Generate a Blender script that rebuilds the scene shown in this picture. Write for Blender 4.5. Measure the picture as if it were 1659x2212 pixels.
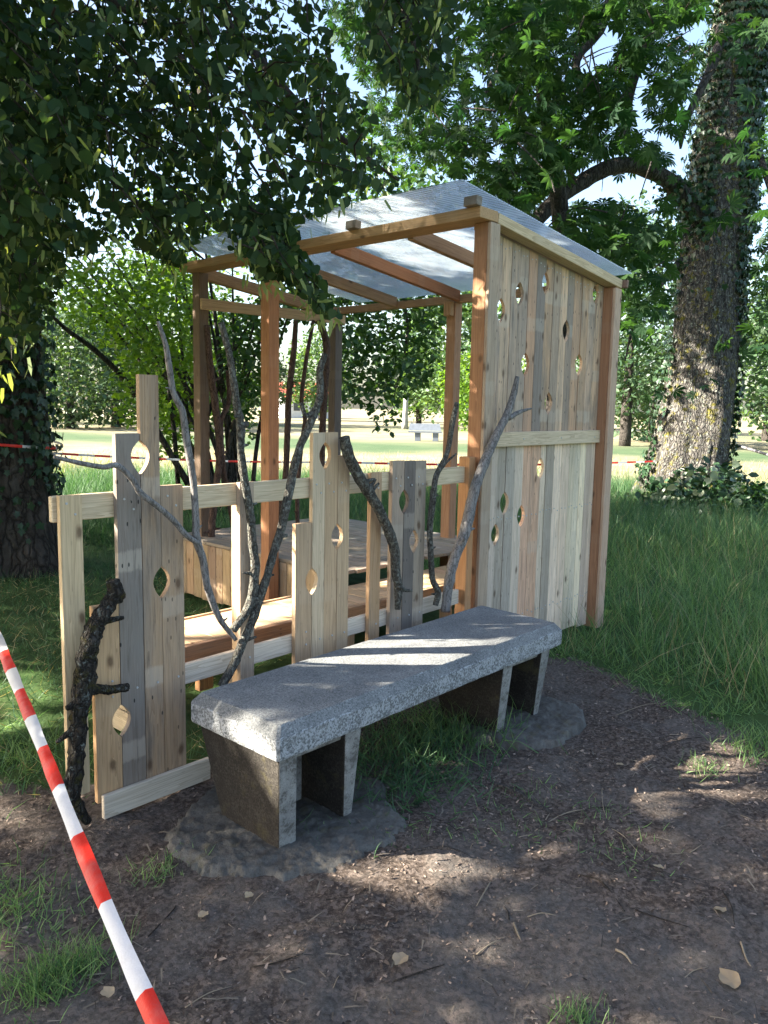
import bpy, math, random
import numpy as np
from mathutils import Vector, Matrix, noise
random.seed(7); RNG = np.random.default_rng(7)
for o in list(bpy.data.objects): bpy.data.objects.remove(o)
SC = bpy.context.scene; COL = SC.collection
# ------------------------------------------------------------------ camera, sky, sun, exposure
CAM = np.array([-3.70127906, -2.67736293, 1.55])
FW = np.array([0.72933019, 0.67185571, -0.12917967])
RR = np.array([0.67925557, -0.73364732, 0.01932543])
UU = np.array([0.08178842, 0.10184063, 0.99143287])
F_PX, W_PX, CX, CY = 1717.81, 1659.0, 829.5, 1106.0
cd = bpy.data.cameras.new('camera'); cam = bpy.data.objects.new('camera', cd); COL.objects.link(cam)
cd.sensor_fit = 'HORIZONTAL'; cd.sensor_width = 36; cd.lens = 36 * F_PX / W_PX; cd.clip_start = .02; cd.clip_end = 3000
cam.matrix_world = Matrix(((RR[0], UU[0], -FW[0], CAM[0]), (RR[1], UU[1], -FW[1], CAM[1]), (RR[2], UU[2], -FW[2], CAM[2]), (0, 0, 0, 1)))
SC.camera = cam
SUN_EL = math.radians(30)
SD = np.array([-.752 * math.cos(SUN_EL), .659 * math.cos(SUN_EL), math.sin(SUN_EL)])   # towards the sun
wd = bpy.data.worlds.new('World'); SC.world = wd; wd.use_nodes = True
nt = wd.node_tree; sky = nt.nodes.new('ShaderNodeTexSky'); sky.sky_type = 'NISHITA'; sky.sun_disc = False
sky.sun_elevation = SUN_EL; sky.sun_rotation = math.atan2(SD[0], SD[1]); sky.air_density = 1.0; sky.dust_density = 2.6; sky.ozone_density = .8
bg = nt.nodes['Background']; bg.inputs[1].default_value = 0.063; nt.links.new(sky.outputs[0], bg.inputs[0])
sl = bpy.data.lights.new('sun', 'SUN'); sl.energy = 4.6; sl.angle = math.radians(.5); sl.color = (1, .93, .8)
sun = bpy.data.objects.new('sun', sl); COL.objects.link(sun); sun.rotation_euler = Vector(SD).to_track_quat('Z', 'Y').to_euler(); sun.location = Vector(SD) * 40
SC.view_settings.view_transform = 'Standard'; SC.view_settings.look = 'None'; SC.view_settings.exposure = 3.0; SC.view_settings.gamma = 1
SC.view_settings.use_curve_mapping = False
try:
    SC.cycles.max_bounces = 8; SC.cycles.transparent_max_bounces = 16; SC.cycles.transmission_bounces = 6
except Exception: pass

# ------------------------------------------------------------------ survey helpers (sight lines into the real place)
def ray(x, y): return FW + RR * ((x - CX) / F_PX) - UU * ((y - CY) / F_PX)
def hit(x, y, ax, val):
    d = ray(x, y); k = 'uvz'.index(ax); return CAM + d * ((val - CAM[k]) / d[k])
def dep(x, y, d): return CAM + ray(x, y) * d
FH = np.array([.7355, .6775, 0]); RH = np.array([.6775, -.7355, 0])
def ad(a, d, z=0.): return np.array([CAM[0], CAM[1], 0]) + RH * a + FH * d + np.array([0, 0, z])
def pj(P):
    d = np.atleast_2d(P) - CAM; z = d @ FW; z = np.where(np.abs(z) < 1e-6, 1e-6, z)
    return np.stack([CX + F_PX * (d @ RR) / z, CY - F_PX * (d @ UU) / z, z], 1)
def z1(x, y): return ((700 + x * .42194) / 1.8517, (2000 + y * .42194) / 1.8517)
def z3(x, y): return ((600 + x * .8439) / 1.8517, (700 + y * .8439) / 1.8517)
def z5(x, y): return ((100 + x * .7233) / 1.8517, (1300 + y * .7233) / 1.8517)
def z6(x, y): return ((1000 + x * .7233) / 1.8517, (1500 + y * .7233) / 1.8517)
def za(x, y): return (x * .7233 / 1.8517, (2200 + y * .7233) / 1.8517)
def inpoly(x, y, poly):
    c = np.zeros(len(x), bool); n = len(poly)
    for i in range(n):
        x0, y0 = poly[i]; x1, y1 = poly[i - 1]
        if y0 == y1: continue
        c ^= ((y0 > y) != (y1 > y)) & (x < (x1 - x0) * (y - y0) / (y1 - y0) + x0)
    return c

# ------------------------------------------------------------------ object helpers
def tag(o, label=None, cat=None, group=None, kind=None):
    for k, v in (('label', label), ('category', cat), ('group', group), ('kind', kind)):
        if v: o[k] = v
    return o
def put(name, me, mat=None, parent=None):
    o = bpy.data.objects.new(name, me); COL.objects.link(o)
    if mat is not None and me is not None and not me.materials: me.materials.append(mat)
    if parent is not None:
        o.parent = parent; o.location = -Vector(parent['_o']) if '_o' in parent else (0, 0, 0)
    return o
def thing(name, loc, label, cat, group=None):
    o = bpy.data.objects.new(name, None); COL.objects.link(o); o.location = loc; o.empty_display_size = .1
    o['_o'] = [float(c) for c in loc]; tag(o, label, cat, group); return o
def pyd(name, v, f, smooth=False):
    me = bpy.data.meshes.new(name); me.from_pydata([tuple(map(float, p)) for p in v], [], f); me.update()
    if smooth: me.polygons.foreach_set('use_smooth', [True] * len(me.polygons))
    return me
def npmesh(name, V, Fc, smooth=False):
    me = bpy.data.meshes.new(name); n, k = Fc.shape
    me.vertices.add(len(V)); me.vertices.foreach_set('co', V.astype(np.float32).ravel())
    me.loops.add(n * k); me.loops.foreach_set('vertex_index', Fc.astype(np.int32).ravel())
    me.polygons.add(n); me.polygons.foreach_set('loop_start', np.arange(0, n * k, k, dtype=np.int32))
    try: me.polygons.foreach_set('loop_total', np.full(n, k, np.int32))
    except Exception: pass
    if smooth: me.polygons.foreach_set('use_smooth', np.ones(n, bool))
    me.update(calc_edges=True); me.validate(); return me
def scatter(name, tv, tf, pos, R, size):
    n = len(pos); tv = np.asarray(tv, float); tf = np.asarray(tf)
    V = np.einsum('nij,kj->nki', R, tv) * np.asarray(size).reshape(-1, 1, 1) + pos[:, None, :]
    Fc = (tf[None] + (np.arange(n) * len(tv))[:, None, None]).reshape(-1, tf.shape[1])
    return npmesh(name, V.reshape(-1, 3), Fc)
def nrm(a): return a / np.maximum(np.linalg.norm(a, axis=-1, keepdims=True), 1e-9)
def frames(ydir, nhint):
    y = nrm(ydir); x = nrm(np.cross(y, nhint)); z = np.cross(x, y); return np.stack([x, y, z], 2)
def joinm(parts):
    V = []; Fs = []; o = 0
    for v, f in parts:
        V += list(v); Fs += [tuple(i + o for i in q) for q in f]; o += len(v)
    return V, Fs
def catmull(pts, n):
    P = np.array(pts, float); P = np.vstack([2 * P[0] - P[1], P, 2 * P[-1] - P[-2]]); out = []
    for i in range(1, len(P) - 2):
        for t in np.linspace(0, 1, n, endpoint=False):
            a, b, c, d = P[i - 1:i + 3]
            out.append(.5 * ((2 * b) + (-a + c) * t + (2 * a - 5 * b + 4 * c - d) * t * t + (-a + 3 * b - 3 * c + d) * t ** 3))
    out.append(P[-2]); return np.array(out)
def tube(pts, radii, segs=8, sub=4, rough=.0, seed=0, freq=6., cap=True):
    """tapered limb along a curve -> verts, faces (points 3-D, one radius per point)"""
    P = catmull(pts, sub); r = np.interp(np.linspace(0, len(pts) - 1, len(P)), range(len(pts)), radii)
    T = nrm(np.gradient(P, axis=0)); up = np.array([.31, .52, .79]); V = []; Fc = []
    X = nrm(np.cross(T, up)); Y = np.cross(T, X)
    for i in range(len(P)):
        for k in range(segs):
            a = 2 * math.pi * k / segs; d = X[i] * math.cos(a) + Y[i] * math.sin(a); q = r[i]
            if rough: q *= 1 + rough * noise.noise(Vector(P[i] * freq + d * 1.7 + seed * 3.1)) + rough * .5 * noise.noise(Vector(P[i] * freq * 3 + d * 4 + seed))
            V.append(P[i] + d * q)
    for i in range(len(P) - 1):
        for k in range(segs):
            k2 = (k + 1) % segs; Fc.append((i * segs + k, i * segs + k2, (i + 1) * segs + k2, (i + 1) * segs + k))
    if cap:
        Fc.append(tuple(range(segs - 1, -1, -1))); Fc.append(tuple((len(P) - 1) * segs + k for k in range(segs)))
    return V, Fc

# ------------------------------------------------------------------ materials
class NT:
    def __init__(s, name):
        s.m = bpy.data.materials.new(name); s.m.use_nodes = True; s.t = s.m.node_tree; s.n = s.t.nodes; s.b = s.n['Principled BSDF']; s.out = s.n['Material Output']
    def add(s, typ, **kw):
        n = s.n.new('ShaderNode' + typ)
        for k, v in kw.items():
            if k.startswith('i_'): n.inputs[k[2:].replace('_', ' ')].default_value = v
            else: setattr(n, k, v)
        return n
    def ln(s, a, b): s.t.links.new(a, b)
    def ramp(s, fac, stops, interp='LINEAR'):
        r = s.add('ValToRGB'); e = r.color_ramp.elements; r.color_ramp.interpolation = interp
        while len(e) < len(stops): e.new(.5)
        for q, (p, c) in zip(e, stops):
            q.position = p; q.color = (*c, 1) if len(c) == 3 else c
        s.ln(fac, r.inputs[0]); return r.outputs[0]
    def mapping(s, src, scale, off=None):
        m = s.add('Mapping'); m.inputs['Scale'].default_value = scale; s.ln(src, m.inputs[0])
        if off is not None: s.ln(off, m.inputs['Location'])
        return m.outputs[0]
    def noise(s, vec, scale, detail=4, rough=.55, dist=0):
        n = s.add('TexNoise'); n.inputs['Scale'].default_value = scale; n.inputs['Detail'].default_value = detail; n.inputs['Roughness'].default_value = rough; n.inputs['Distortion'].default_value = dist
        if vec is not None: s.ln(vec, n.inputs['Vector'])
        return n.outputs[0]
    def voro(s, vec, scale, feat='F1'):
        n = s.add('TexVoronoi'); n.feature = feat; n.inputs['Scale'].default_value = scale; s.ln(vec, n.inputs['Vector']); return n
    def mix(s, fac, a, b, mode='MIX'):
        m = s.add('MixRGB', blend_type=mode)
        for v, i in ((fac, 0), (a, 1), (b, 2)):
            if isinstance(v, (int, float)): m.inputs[i].default_value = v if i == 0 else (v, v, v, 1)
            elif isinstance(v, tuple): m.inputs[i].default_value = (*v, 1) if len(v) == 3 else v
            else: s.ln(v, m.inputs[i])
        return m.outputs[0]
    def math(s, op, a, b=0.):
        m = s.add('Math', operation=op)
        for v, i in ((a, 0), (b, 1)):
            if isinstance(v, (int, float)): m.inputs[i].default_value = v
            else: s.ln(v, m.inputs[i])
        return m.outputs[0]
    def bump(s, h, strength=.3, dist=.01):
        b = s.add('Bump'); b.inputs['Strength'].default_value = strength; b.inputs['Distance'].default_value = dist; s.ln(h, b.inputs['Height']); s.ln(b.outputs[0], s.b.inputs['Normal'])
    def fin(s, col=None, rough=.7, spec=.3):
        if col is not None:
            if isinstance(col, tuple): s.b.inputs['Base Color'].default_value = (*col, 1)
            else: s.ln(col, s.b.inputs['Base Color'])
        if isinstance(rough, (int, float)): s.b.inputs['Roughness'].default_value = rough
        else: s.ln(rough, s.b.inputs['Roughness'])
        s.b.inputs['Specular IOR Level'].default_value = spec; return s.m

def wood_mat():
    s = NT('sawn wood'); tc = s.add('TexCoord'); oi = s.add('ObjectInfo')
    off = s.math('MULTIPLY', oi.outputs['Random'], 37.0); cmb = s.add('CombineXYZ'); [s.ln(off, cmb.inputs[i]) for i in range(3)]
    v = s.add('VectorMath', operation='ADD'); s.ln(tc.outputs['Object'], v.inputs[0]); s.ln(cmb.outputs[0], v.inputs[1]); v = v.outputs[0]
    base = s.mix(1.0, oi.outputs['Color'], (1.07, 1.0, .93), 'MULTIPLY'); al = oi.outputs['Alpha']
    rings = s.noise(s.mapping(v, (24, 24, .9)), 1.0, 3, .6, 1.2)
    rings = s.math('FRACT', s.math('MULTIPLY', rings, 7.0))
    fine = s.noise(s.mapping(v, (260, 260, 5)), 1.0, 3, .6)
    g = s.ramp(rings, [(0, (.70, .65, .60)), (.55, (1.02, 1.01, 1.0)), (1, (1.12, 1.12, 1.12))])
    c = s.mix(.75, base, g, 'MULTIPLY')
    c = s.mix(.5, c, s.ramp(fine, [(.3, (.72, .70, .68)), (.65, (1.12, 1.12, 1.12))]), 'MULTIPLY')
    # weathering and stains: grey silvering with its own shape, more on old boards (alpha)
    st = s.noise(s.mapping(v, (9, 9, 1.6)), 1.0, 6, .65, .4)
    stf = s.math('MULTIPLY', s.ramp(st, [(.36, (0, 0, 0)), (.62, (1, 1, 1))]), al)
    c = s.mix(s.math('MULTIPLY', stf, .85), c, (.225, .195, .165))
    dk0 = s.noise(s.mapping(v, (30, 30, 14)), 1.0, 4, .7)
    # paler marks where a pallet block once covered the board
    so = s.add('SeparateXYZ'); s.ln(tc.outputs['Object'], so.inputs[0]); pz = s.math('ABSOLUTE', s.math('SUBTRACT', s.math('FRACT', s.math('ADD', s.math('MULTIPLY', so.outputs[2], 1.35), s.math('MULTIPLY', s.math('ROUND', s.math('MULTIPLY', oi.outputs['Random'], 5.0)), .31))), .5))
    c = s.mix(s.math('MULTIPLY', s.ramp(s.math('ADD', pz, s.math('MULTIPLY', dk0, .05)), [(.07, (1, 1, 1)), (.085, (0, 0, 0))]), s.math('MULTIPLY', al, .42)), c, (.56, .47, .37))
    dk = s.noise(s.mapping(v, (40, 40, 3.2)), 1.0, 5, .7)
    c = s.mix(s.math('MULTIPLY', s.ramp(dk, [(.53, (0, 0, 0)), (.68, (1, 1, 1))]), s.math('MULTIPLY', al, .8)), c, (.085, .07, .058))
    # knots
    sx = s.add('SeparateXYZ'); s.ln(v, sx.inputs[0]); c2 = s.add('CombineXYZ'); s.ln(s.math('ADD', sx.outputs[0], sx.outputs[1]), c2.inputs[0]); s.ln(sx.outputs[2], c2.inputs[1]); v2 = c2.outputs[0]
    wv = s.noise(v2, 14, 2, .5); v2d = s.add('VectorMath', operation='ADD'); s.ln(v2, v2d.inputs[0]); wc = s.add('CombineXYZ'); s.ln(s.math('MULTIPLY', wv, .02), wc.inputs[0]); s.ln(wc.outputs[0], v2d.inputs[1])
    vo = s.voro(s.mapping(v2d.outputs[0], (11, 5.5, 1)), 1.0); vo.voronoi_dimensions = '2D'; d = vo.outputs['Distance']
    sep = s.add('SeparateColor'); s.ln(vo.outputs['Color'], sep.inputs[0]); on = s.math('GREATER_THAN', sep.outputs[0], .89)
    kf = s.math('MULTIPLY', s.ramp(d, [(.07, (1, 1, 1)), (.14, (.35, .35, .35)), (.2, (0, 0, 0))]), on)
    c = s.mix(s.math('MULTIPLY', kf, .8), c, (.10, .055, .03))
    # old nail holes
    nv = s.voro(s.mapping(v2, (34, 13, 1)), 1.0); nv.voronoi_dimensions = '2D'; sp = s.add('SeparateColor'); s.ln(nv.outputs['Color'], sp.inputs[0])
    nf = s.math('MULTIPLY', s.math('LESS_THAN', nv.outputs['Distance'], .11), s.math('MULTIPLY', s.math('GREATER_THAN', sp.outputs[1], .84), al))
    c = s.mix(nf, c, (.03, .027, .025))
    s.bump(s.math('ADD', s.math('MULTIPLY', fine, .6), s.math('MULTIPLY', dk, .5)), .35, .004)
    return s.fin(c, .72, .25)
WOOD = wood_mat()
def bark_mat(name, dark, light, scale=(14, 14, 3), lichen=None, lf=(.56, .64), moss=None, bs=.8, bd=.02, peel=False):
    s = NT(name); tc = s.add('TexCoord'); v = tc.outputs['Object']
    dv = s.add('VectorMath', operation='MULTIPLY_ADD'); nn_ = s.add('TexNoise'); nn_.inputs['Scale'].default_value = scale[0] * .7; nn_.inputs['Detail'].default_value = 5; s.ln(v, nn_.inputs['Vector'])
    s.ln(nn_.outputs['Color'], dv.inputs[0]); dv.inputs[1].default_value = (1.4 / scale[0],) * 3; s.ln(v, dv.inputs[2]); v0 = v; v = dv.outputs[0]
    a = s.noise(s.mapping(v, scale), 1.0, 7, .68, .6); cr = s.voro(s.mapping(v, tuple(q * 1.4 for q in scale)), 1.0, 'DISTANCE_TO_EDGE').outputs['Distance']
    c = s.ramp(a, [(.3, dark), (.7, light)])
    c = s.mix(s.ramp(cr, [(0, (.75, .75, .75)), (.12, (0, 0, 0))]), c, tuple(q * .45 for q in dark))
    if lichen:
        l = s.noise(v, scale[0] * 1.1, 5, .62); l2 = s.noise(v, scale[0] * 6, 3, .6)
        c = s.mix(s.math('MULTIPLY', s.ramp(l, [(lf[0], (0, 0, 0)), (lf[1], (1, 1, 1))]), s.ramp(l2, [(.35, (.2, .2, .2)), (.6, (1, 1, 1))])), c, lichen)
    if moss:
        l = s.noise(v, scale[0] * .5, 5, .65); c = s.mix(s.ramp(l, [(.54, (0, 0, 0)), (.66, (.9, .9, .9))]), c, moss)
    s.bump(s.math('ADD', a, s.math('MULTIPLY', s.ramp(cr, [(0, (0, 0, 0)), (.2, (1, 1, 1))]), .6)), bs, bd)
    return s.fin(c, .88, .15)
B_DARK = bark_mat('mossy dark bark', (.022, .019, .016), (.075, .066, .056), (45, 45, 14), lichen=(.24, .27, .245), lf=(.58, .68), moss=(.07, .062, .02), bs=1.0, bd=.02)
B_LICH = bark_mat('lichened bark', (.045, .04, .034), (.17, .155, .13), (60, 60, 18), lichen=(.27, .28, .24), lf=(.50, .66), bs=.9, bd=.012)
B_GREY = bark_mat('barkless grey wood', (.11, .098, .09), (.30, .28, .265), (50, 50, 6), bs=.4, bd=.004)
B_RED = bark_mat('red brown bark', (.055, .035, .028), (.16, .105, .085), (40, 40, 8), bs=.5, bd=.006)
B_TRUNK = bark_mat('flaking chestnut bark', (.028, .025, .023), (.20, .185, .168), (17, 17, 5.0), lichen=(.38, .41, .34), lf=(.57, .66), moss=(.16, .145, .02), bs=1.0, bd=.04)
B_TREE = bark_mat('dark furrowed bark', (.028, .024, .021), (.10, .088, .078), (10, 10, 2.2), bs=1.0, bd=.04)
B_ROOT = bark_mat('root bark', (.03, .025, .021), (.12, .10, .085), (50, 50, 50), bs=.6, bd=.006)
B_TWIG = bark_mat('twig bark', (.02, .016, .013), (.06, .05, .04), (60, 60, 20), bs=.3, bd=.004)
def leaf_mat(name, c0, c1, trans=.38, tcol=None, rough=.45, spec=.35, back=None):
    s = NT(name); g = s.add('NewGeometry'); oi = s.add('ObjectInfo')
    rnd = s.math('FRACT', s.math('ADD', g.outputs['Random Per Island'], s.math('MULTIPLY', oi.outputs['Random'], 7.3)))
    c = s.ramp(rnd, [(0, c0), (1, c1)])
    if back: c = s.mix(g.outputs['Backfacing'], c, back)
    s.fin(c, rough, spec)
    tr = s.add('BsdfTranslucent'); t = s.mix(1.0, c, tcol or (1.9, 1.75, .55), 'MULTIPLY'); s.ln(t, tr.inputs[0])
    mx = s.add('MixShader'); mx.inputs[0].default_value = trans; s.ln(s.b.outputs[0], mx.inputs[1]); s.ln(tr.outputs[0], mx.inputs[2]); s.ln(mx.outputs[0], s.out.inputs[0]); return s.m
L_LIME = leaf_mat('lime leaf', (.014, .036, .017), (.032, .066, .024), .36, rough=.6, spec=.15, back=(.036, .066, .032))
L_BRACT = leaf_mat('lime bract', (.13, .19, .06), (.22, .27, .11), .4)
L_CHEST = leaf_mat('chestnut leaf', (.012, .038, .016), (.034, .070, .024), .50, tcol=(1.6, 1.75, .7), rough=.62, spec=.18)
L_DARK = leaf_mat('dark leaf', (.022, .06, .022), (.045, .10, .03), .35)
L_HAZEL = leaf_mat('hazel leaf', (.06, .13, .022), (.11, .20, .03), .5)
L_IVY = leaf_mat('ivy leaf', (.018, .045, .022), (.035, .075, .035), .12, rough=.35)
L_FAR = leaf_mat('far foliage', (.05, .10, .045), (.09, .16, .06), .35)
L_FARD = leaf_mat('far dark foliage', (.03, .065, .035), (.055, .10, .045), .25)
L_PALE = leaf_mat('cut ivy leaf underside', (.14, .19, .12), (.34, .39, .28), .15, rough=.5)
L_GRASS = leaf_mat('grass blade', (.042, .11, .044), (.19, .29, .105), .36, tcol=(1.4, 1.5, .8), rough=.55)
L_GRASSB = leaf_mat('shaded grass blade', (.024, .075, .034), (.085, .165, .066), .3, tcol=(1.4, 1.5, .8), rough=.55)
L_GRASSD = leaf_mat('meadow blade', (.05, .11, .03), (.13, .17, .055), .35, rough=.6)
L_STRAW = leaf_mat('dry grass', (.25, .20, .11), (.42, .36, .22), .2, rough=.7)
L_STRAWB = leaf_mat('straw bits', (.04, .032, .026), (.22, .18, .135), .0, rough=.8)
L_LITTER = leaf_mat('litter chip', (.03, .023, .019), (.29, .22, .175), .0, rough=.85, spec=.2)
L_DEAD = leaf_mat('dead leaf', (.26, .19, .12), (.42, .33, .22), .2, rough=.7)

def concrete_mat(name, speck=True, base=(.19, .194, .194)):
    s = NT(name); tc = s.add('TexCoord'); v = tc.outputs['Object']; geo = s.add('NewGeometry')
    a = s.noise(v, 5, 6, .6); b = s.noise(v, 120, 4, .7); w = s.noise(v, 22, 5, .7)
    c = s.mix(.8, base, s.ramp(a, [(.3, (.62, .62, .62)), (.7, (1.15, 1.14, 1.1))]), 'MULTIPLY')
    if speck:
        vo = s.voro(v, 230); sp = s.add('SeparateColor'); s.ln(vo.outputs['Color'], sp.inputs[0])
        c = s.mix(1.0, c, s.ramp(sp.outputs[0], [(0, (.55, .56, .58)), (.35, (.9, .9, .9)), (.7, (1.05, 1.05, 1.05)), (1, (1.4, 1.4, 1.4))]), 'MULTIPLY')
        sx = s.add('SeparateXYZ'); s.ln(geo.outputs['Normal'], sx.inputs[0]); side = s.math('LESS_THAN', s.math('ABSOLUTE', sx.outputs[2]), .55)
        # the sides are washed aggregate: paler crust broken by dark pits
        cr = s.math('MULTIPLY', s.ramp(s.math('ADD', s.math('MULTIPLY', b, .6), s.math('MULTIPLY', w, .4)), [(.47, (0, 0, 0)), (.53, (1, 1, 1))]), side)
        c = s.mix(s.math('MULTIPLY', cr, .75), c, (.42, .43, .44))
        pit = s.math('MULTIPLY', s.ramp(b, [(.40, (1, 1, 1)), (.46, (0, 0, 0))]), side); c = s.mix(s.math('MULTIPLY', pit, .6), c, (.09, .095, .10))
    else:
        c = s.mix(s.ramp(s.math('ADD', s.math('MULTIPLY', w, .5), s.math('MULTIPLY', b, .5)), [(.48, (0, 0, 0)), (.58, (.8, .8, .8))]), c, (.055, .048, .04)); c = s.mix(1.0, c, s.ramp(b, [(.3, (.6, .6, .6)), (.7, (1.25, 1.25, 1.25))]), 'MULTIPLY')
        m = s.noise(v, 9, 4, .6); c = s.mix(s.ramp(m, [(.58, (0, 0, 0)), (.7, (.5, .5, .5))]), c, (.10, .085, .035))
    s.bump(s.math('ADD', b, s.math('MULTIPLY', w, .6)), .6, .006); return s.fin(c, .85, .25)
M_SLAB = concrete_mat('washed concrete'); M_LEG = concrete_mat('rough concrete', False, (.33, .325, .31)); M_PAD = concrete_mat('footing concrete', False, (.135, .128, .116))

M_LEGD = concrete_mat('dirt and shade dark concrete', False, (.034, .029, .024))  # mossy dirt and shade both put into this dark side-face colour
def ground_mat():
    s = NT('park ground'); tc = s.add('TexCoord'); v = tc.outputs['Object']
    at = s.add('Attribute'); at.attribute_name = 'soil'; at2 = s.add('Attribute'); at2.attribute_name = 'hay'
    n1 = s.noise(v, 1.6, 6, .6); n2 = s.noise(v, 60, 6, .75); n3 = s.noise(v, 14, 5, .65)
    soil = s.ramp(n2, [(.30, (.018, .0145, .012)), (.5, (.072, .055, .045)), (.68, (.185, .145, .118))])
    dust = s.ramp(n2, [(.3, (.058, .05, .044)), (.7, (.16, .138, .12))])
    soil = s.mix(s.ramp(s.math('ADD', s.math('MULTIPLY', n1, .7), s.math('MULTIPLY', n3, .3)), [(.46, (0, 0, 0)), (.56, (1, 1, 1))]), soil, dust)
    vo = s.voro(s.mapping(v, (75, 75, 75)), 1.0); sp = s.add('SeparateColor'); s.ln(vo.outputs['Color'], sp.inputs[0])
    soil = s.mix(s.math('MULTIPLY', s.math('GREATER_THAN', sp.outputs[0], .8), .6), soil, (.17, .135, .115))
    g1 = s.noise(v, 3.0, 6, .7); gr = s.ramp(g1, [(.3, (.028, .055, .018)), (.55, (.055, .095, .03)), (.75, (.105, .12, .05))])
    h1 = s.noise(s.mapping(v, (.35, .35, .35)), 1.0, 8, .72)
    hay = s.ramp(h1, [(.30, (.15, .15, .08)), (.5, (.245, .22, .15)), (.68, (.30, .275, .20))])
    hay = s.mix(.6, hay, s.ramp(s.noise(v, 6, 6, .8), [(.3, (.55, .55, .5)), (.7, (1.25, 1.22, 1.15))]), 'MULTIPLY')
    grn = s.ramp(s.noise(v, .5, 7, .7), [(.3, (.045, .08, .04)), (.7, (.085, .12, .062))])
    far = s.mix(at2.outputs['Fac'], grn, hay)
    at3 = s.add('Attribute'); at3.attribute_name = 'field'
    c = s.mix(at3.outputs['Fac'], gr, far)
    sf = s.ramp(s.math('ADD', at.outputs['Fac'], s.math('MULTIPLY', s.math('SUBTRACT', n3, .5), .7)), [(.42, (0, 0, 0)), (.58, (1, 1, 1))])
    c = s.mix(sf, c, soil); s.bump(s.math('ADD', n2, s.math('MULTIPLY', n3, .8)), .7, .02); return s.fin(c, .95, .1)
M_GROUND = ground_mat()
def plain(name, col, rough=.6, spec=.3, nscale=8, amt=.25):
    s = NT(name); tc = s.add('TexCoord'); n = s.noise(tc.outputs['Object'], nscale, 5, .6)
    return s.fin(s.mix(1.0, col, s.ramp(n, [(.3, (1 - amt,) * 3), (.7, (1 + amt * .5,) * 3)]), 'MULTIPLY'), rough, spec)
def tape_mat(name, col):
    s = NT(name); tc = s.add('TexCoord'); v = tc.outputs['Object']; n = s.noise(v, 26, 5, .65); d = s.noise(v, 9, 6, .7)
    c = s.mix(s.ramp(d, [(.52, (0, 0, 0)), (.75, (.35, .35, .35))]), col, (.33, .29, .26)); s.bump(n, .35, .012); s.fin(c, .38, .4)
    tr = s.add('BsdfTranslucent'); s.ln(c, tr.inputs[0]); mx = s.add('MixShader'); mx.inputs[0].default_value = .22; s.ln(s.b.outputs[0], mx.inputs[1]); s.ln(tr.outputs[0], mx.inputs[2]); s.ln(mx.outputs[0], s.out.inputs[0]); return s.m
M_RED = tape_mat('red tape print', (.70, .032, .02)); M_WHITE = tape_mat('white tape print', (.76, .74, .74))
M_SCREW = plain('zinc screw', (.45, .44, .42), .4, .5); M_ROPE = plain('grey rope', (.20, .19, .2), .8)
M_HWALL = plain('white render', (.6, .6, .6), .8, .2, 2, .1); M_HROOF = plain('red clay tiles', (.42, .11, .07), .8, .2, 3, .3); M_HGLASS = plain('dark window', (.05, .06, .07), .2, .5)
M_STEEL = plain('grey concrete far', (.13, .15, .18), .7, .2, 6, .2); M_PALEB = plain('pale bark', (.36, .35, .33), .8, .2, 3, .4)
def sheet_mat():
    s = NT('twin wall polycarbonate'); tr = s.add('BsdfTransparent'); tr.inputs[0].default_value = (.86, .91, .95, 1)
    gl = s.add('BsdfGlossy'); gl.inputs['Roughness'].default_value = .16; gl.inputs[0].default_value = (.92, .95, .98, 1)
    tl = s.add('BsdfTranslucent'); tl.inputs[0].default_value = (.88, .94, .98, 1); df = s.add('BsdfDiffuse'); df.inputs[0].default_value = (.62, .70, .77, 1)
    tc = s.add('TexCoord'); sx = s.add('SeparateXYZ'); s.ln(tc.outputs['Object'], sx.inputs[0])
    rib = s.math('ABSOLUTE', s.math('SUBTRACT', s.math('FRACT', s.math('MULTIPLY', sx.outputs[0], 42.0)), .5)); web = s.ramp(rib, [(.10, (1, 1, 1)), (.34, (0, 0, 0))])
    d = s.noise(tc.outputs['Object'], 3, 5, .6)
    m1 = s.add('MixShader'); m1.inputs[0].default_value = .10; s.ln(tl.outputs[0], m1.inputs[1]); s.ln(df.outputs[0], m1.inputs[2])
    m2 = s.add('MixShader'); s.ln(s.math('ADD', s.math('MULTIPLY', web, .32), s.ramp(d, [(.3, (.20,) * 3), (.7, (.38,) * 3)])), m2.inputs[0]); s.ln(tr.outputs[0], m2.inputs[1]); s.ln(m1.outputs[0], m2.inputs[2])
    bp = s.add('Bump'); bp.inputs['Strength'].default_value = .25; bp.inputs['Distance'].default_value = .004; s.ln(rib, bp.inputs['Height']); s.ln(bp.outputs[0], gl.inputs['Normal'])
    fr = s.add('Fresnel'); fr.inputs[0].default_value = 1.5; m3 = s.add('MixShader'); s.ln(s.math('ADD', s.math('MULTIPLY', fr.outputs[0], .7), .03), m3.inputs[0]); s.ln(m2.outputs[0], m3.inputs[1]); s.ln(gl.outputs[0], m3.inputs[2])
    s.ln(m3.outputs[0], s.out.inputs[0]); return s.m
M_SHEET = sheet_mat()

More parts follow.
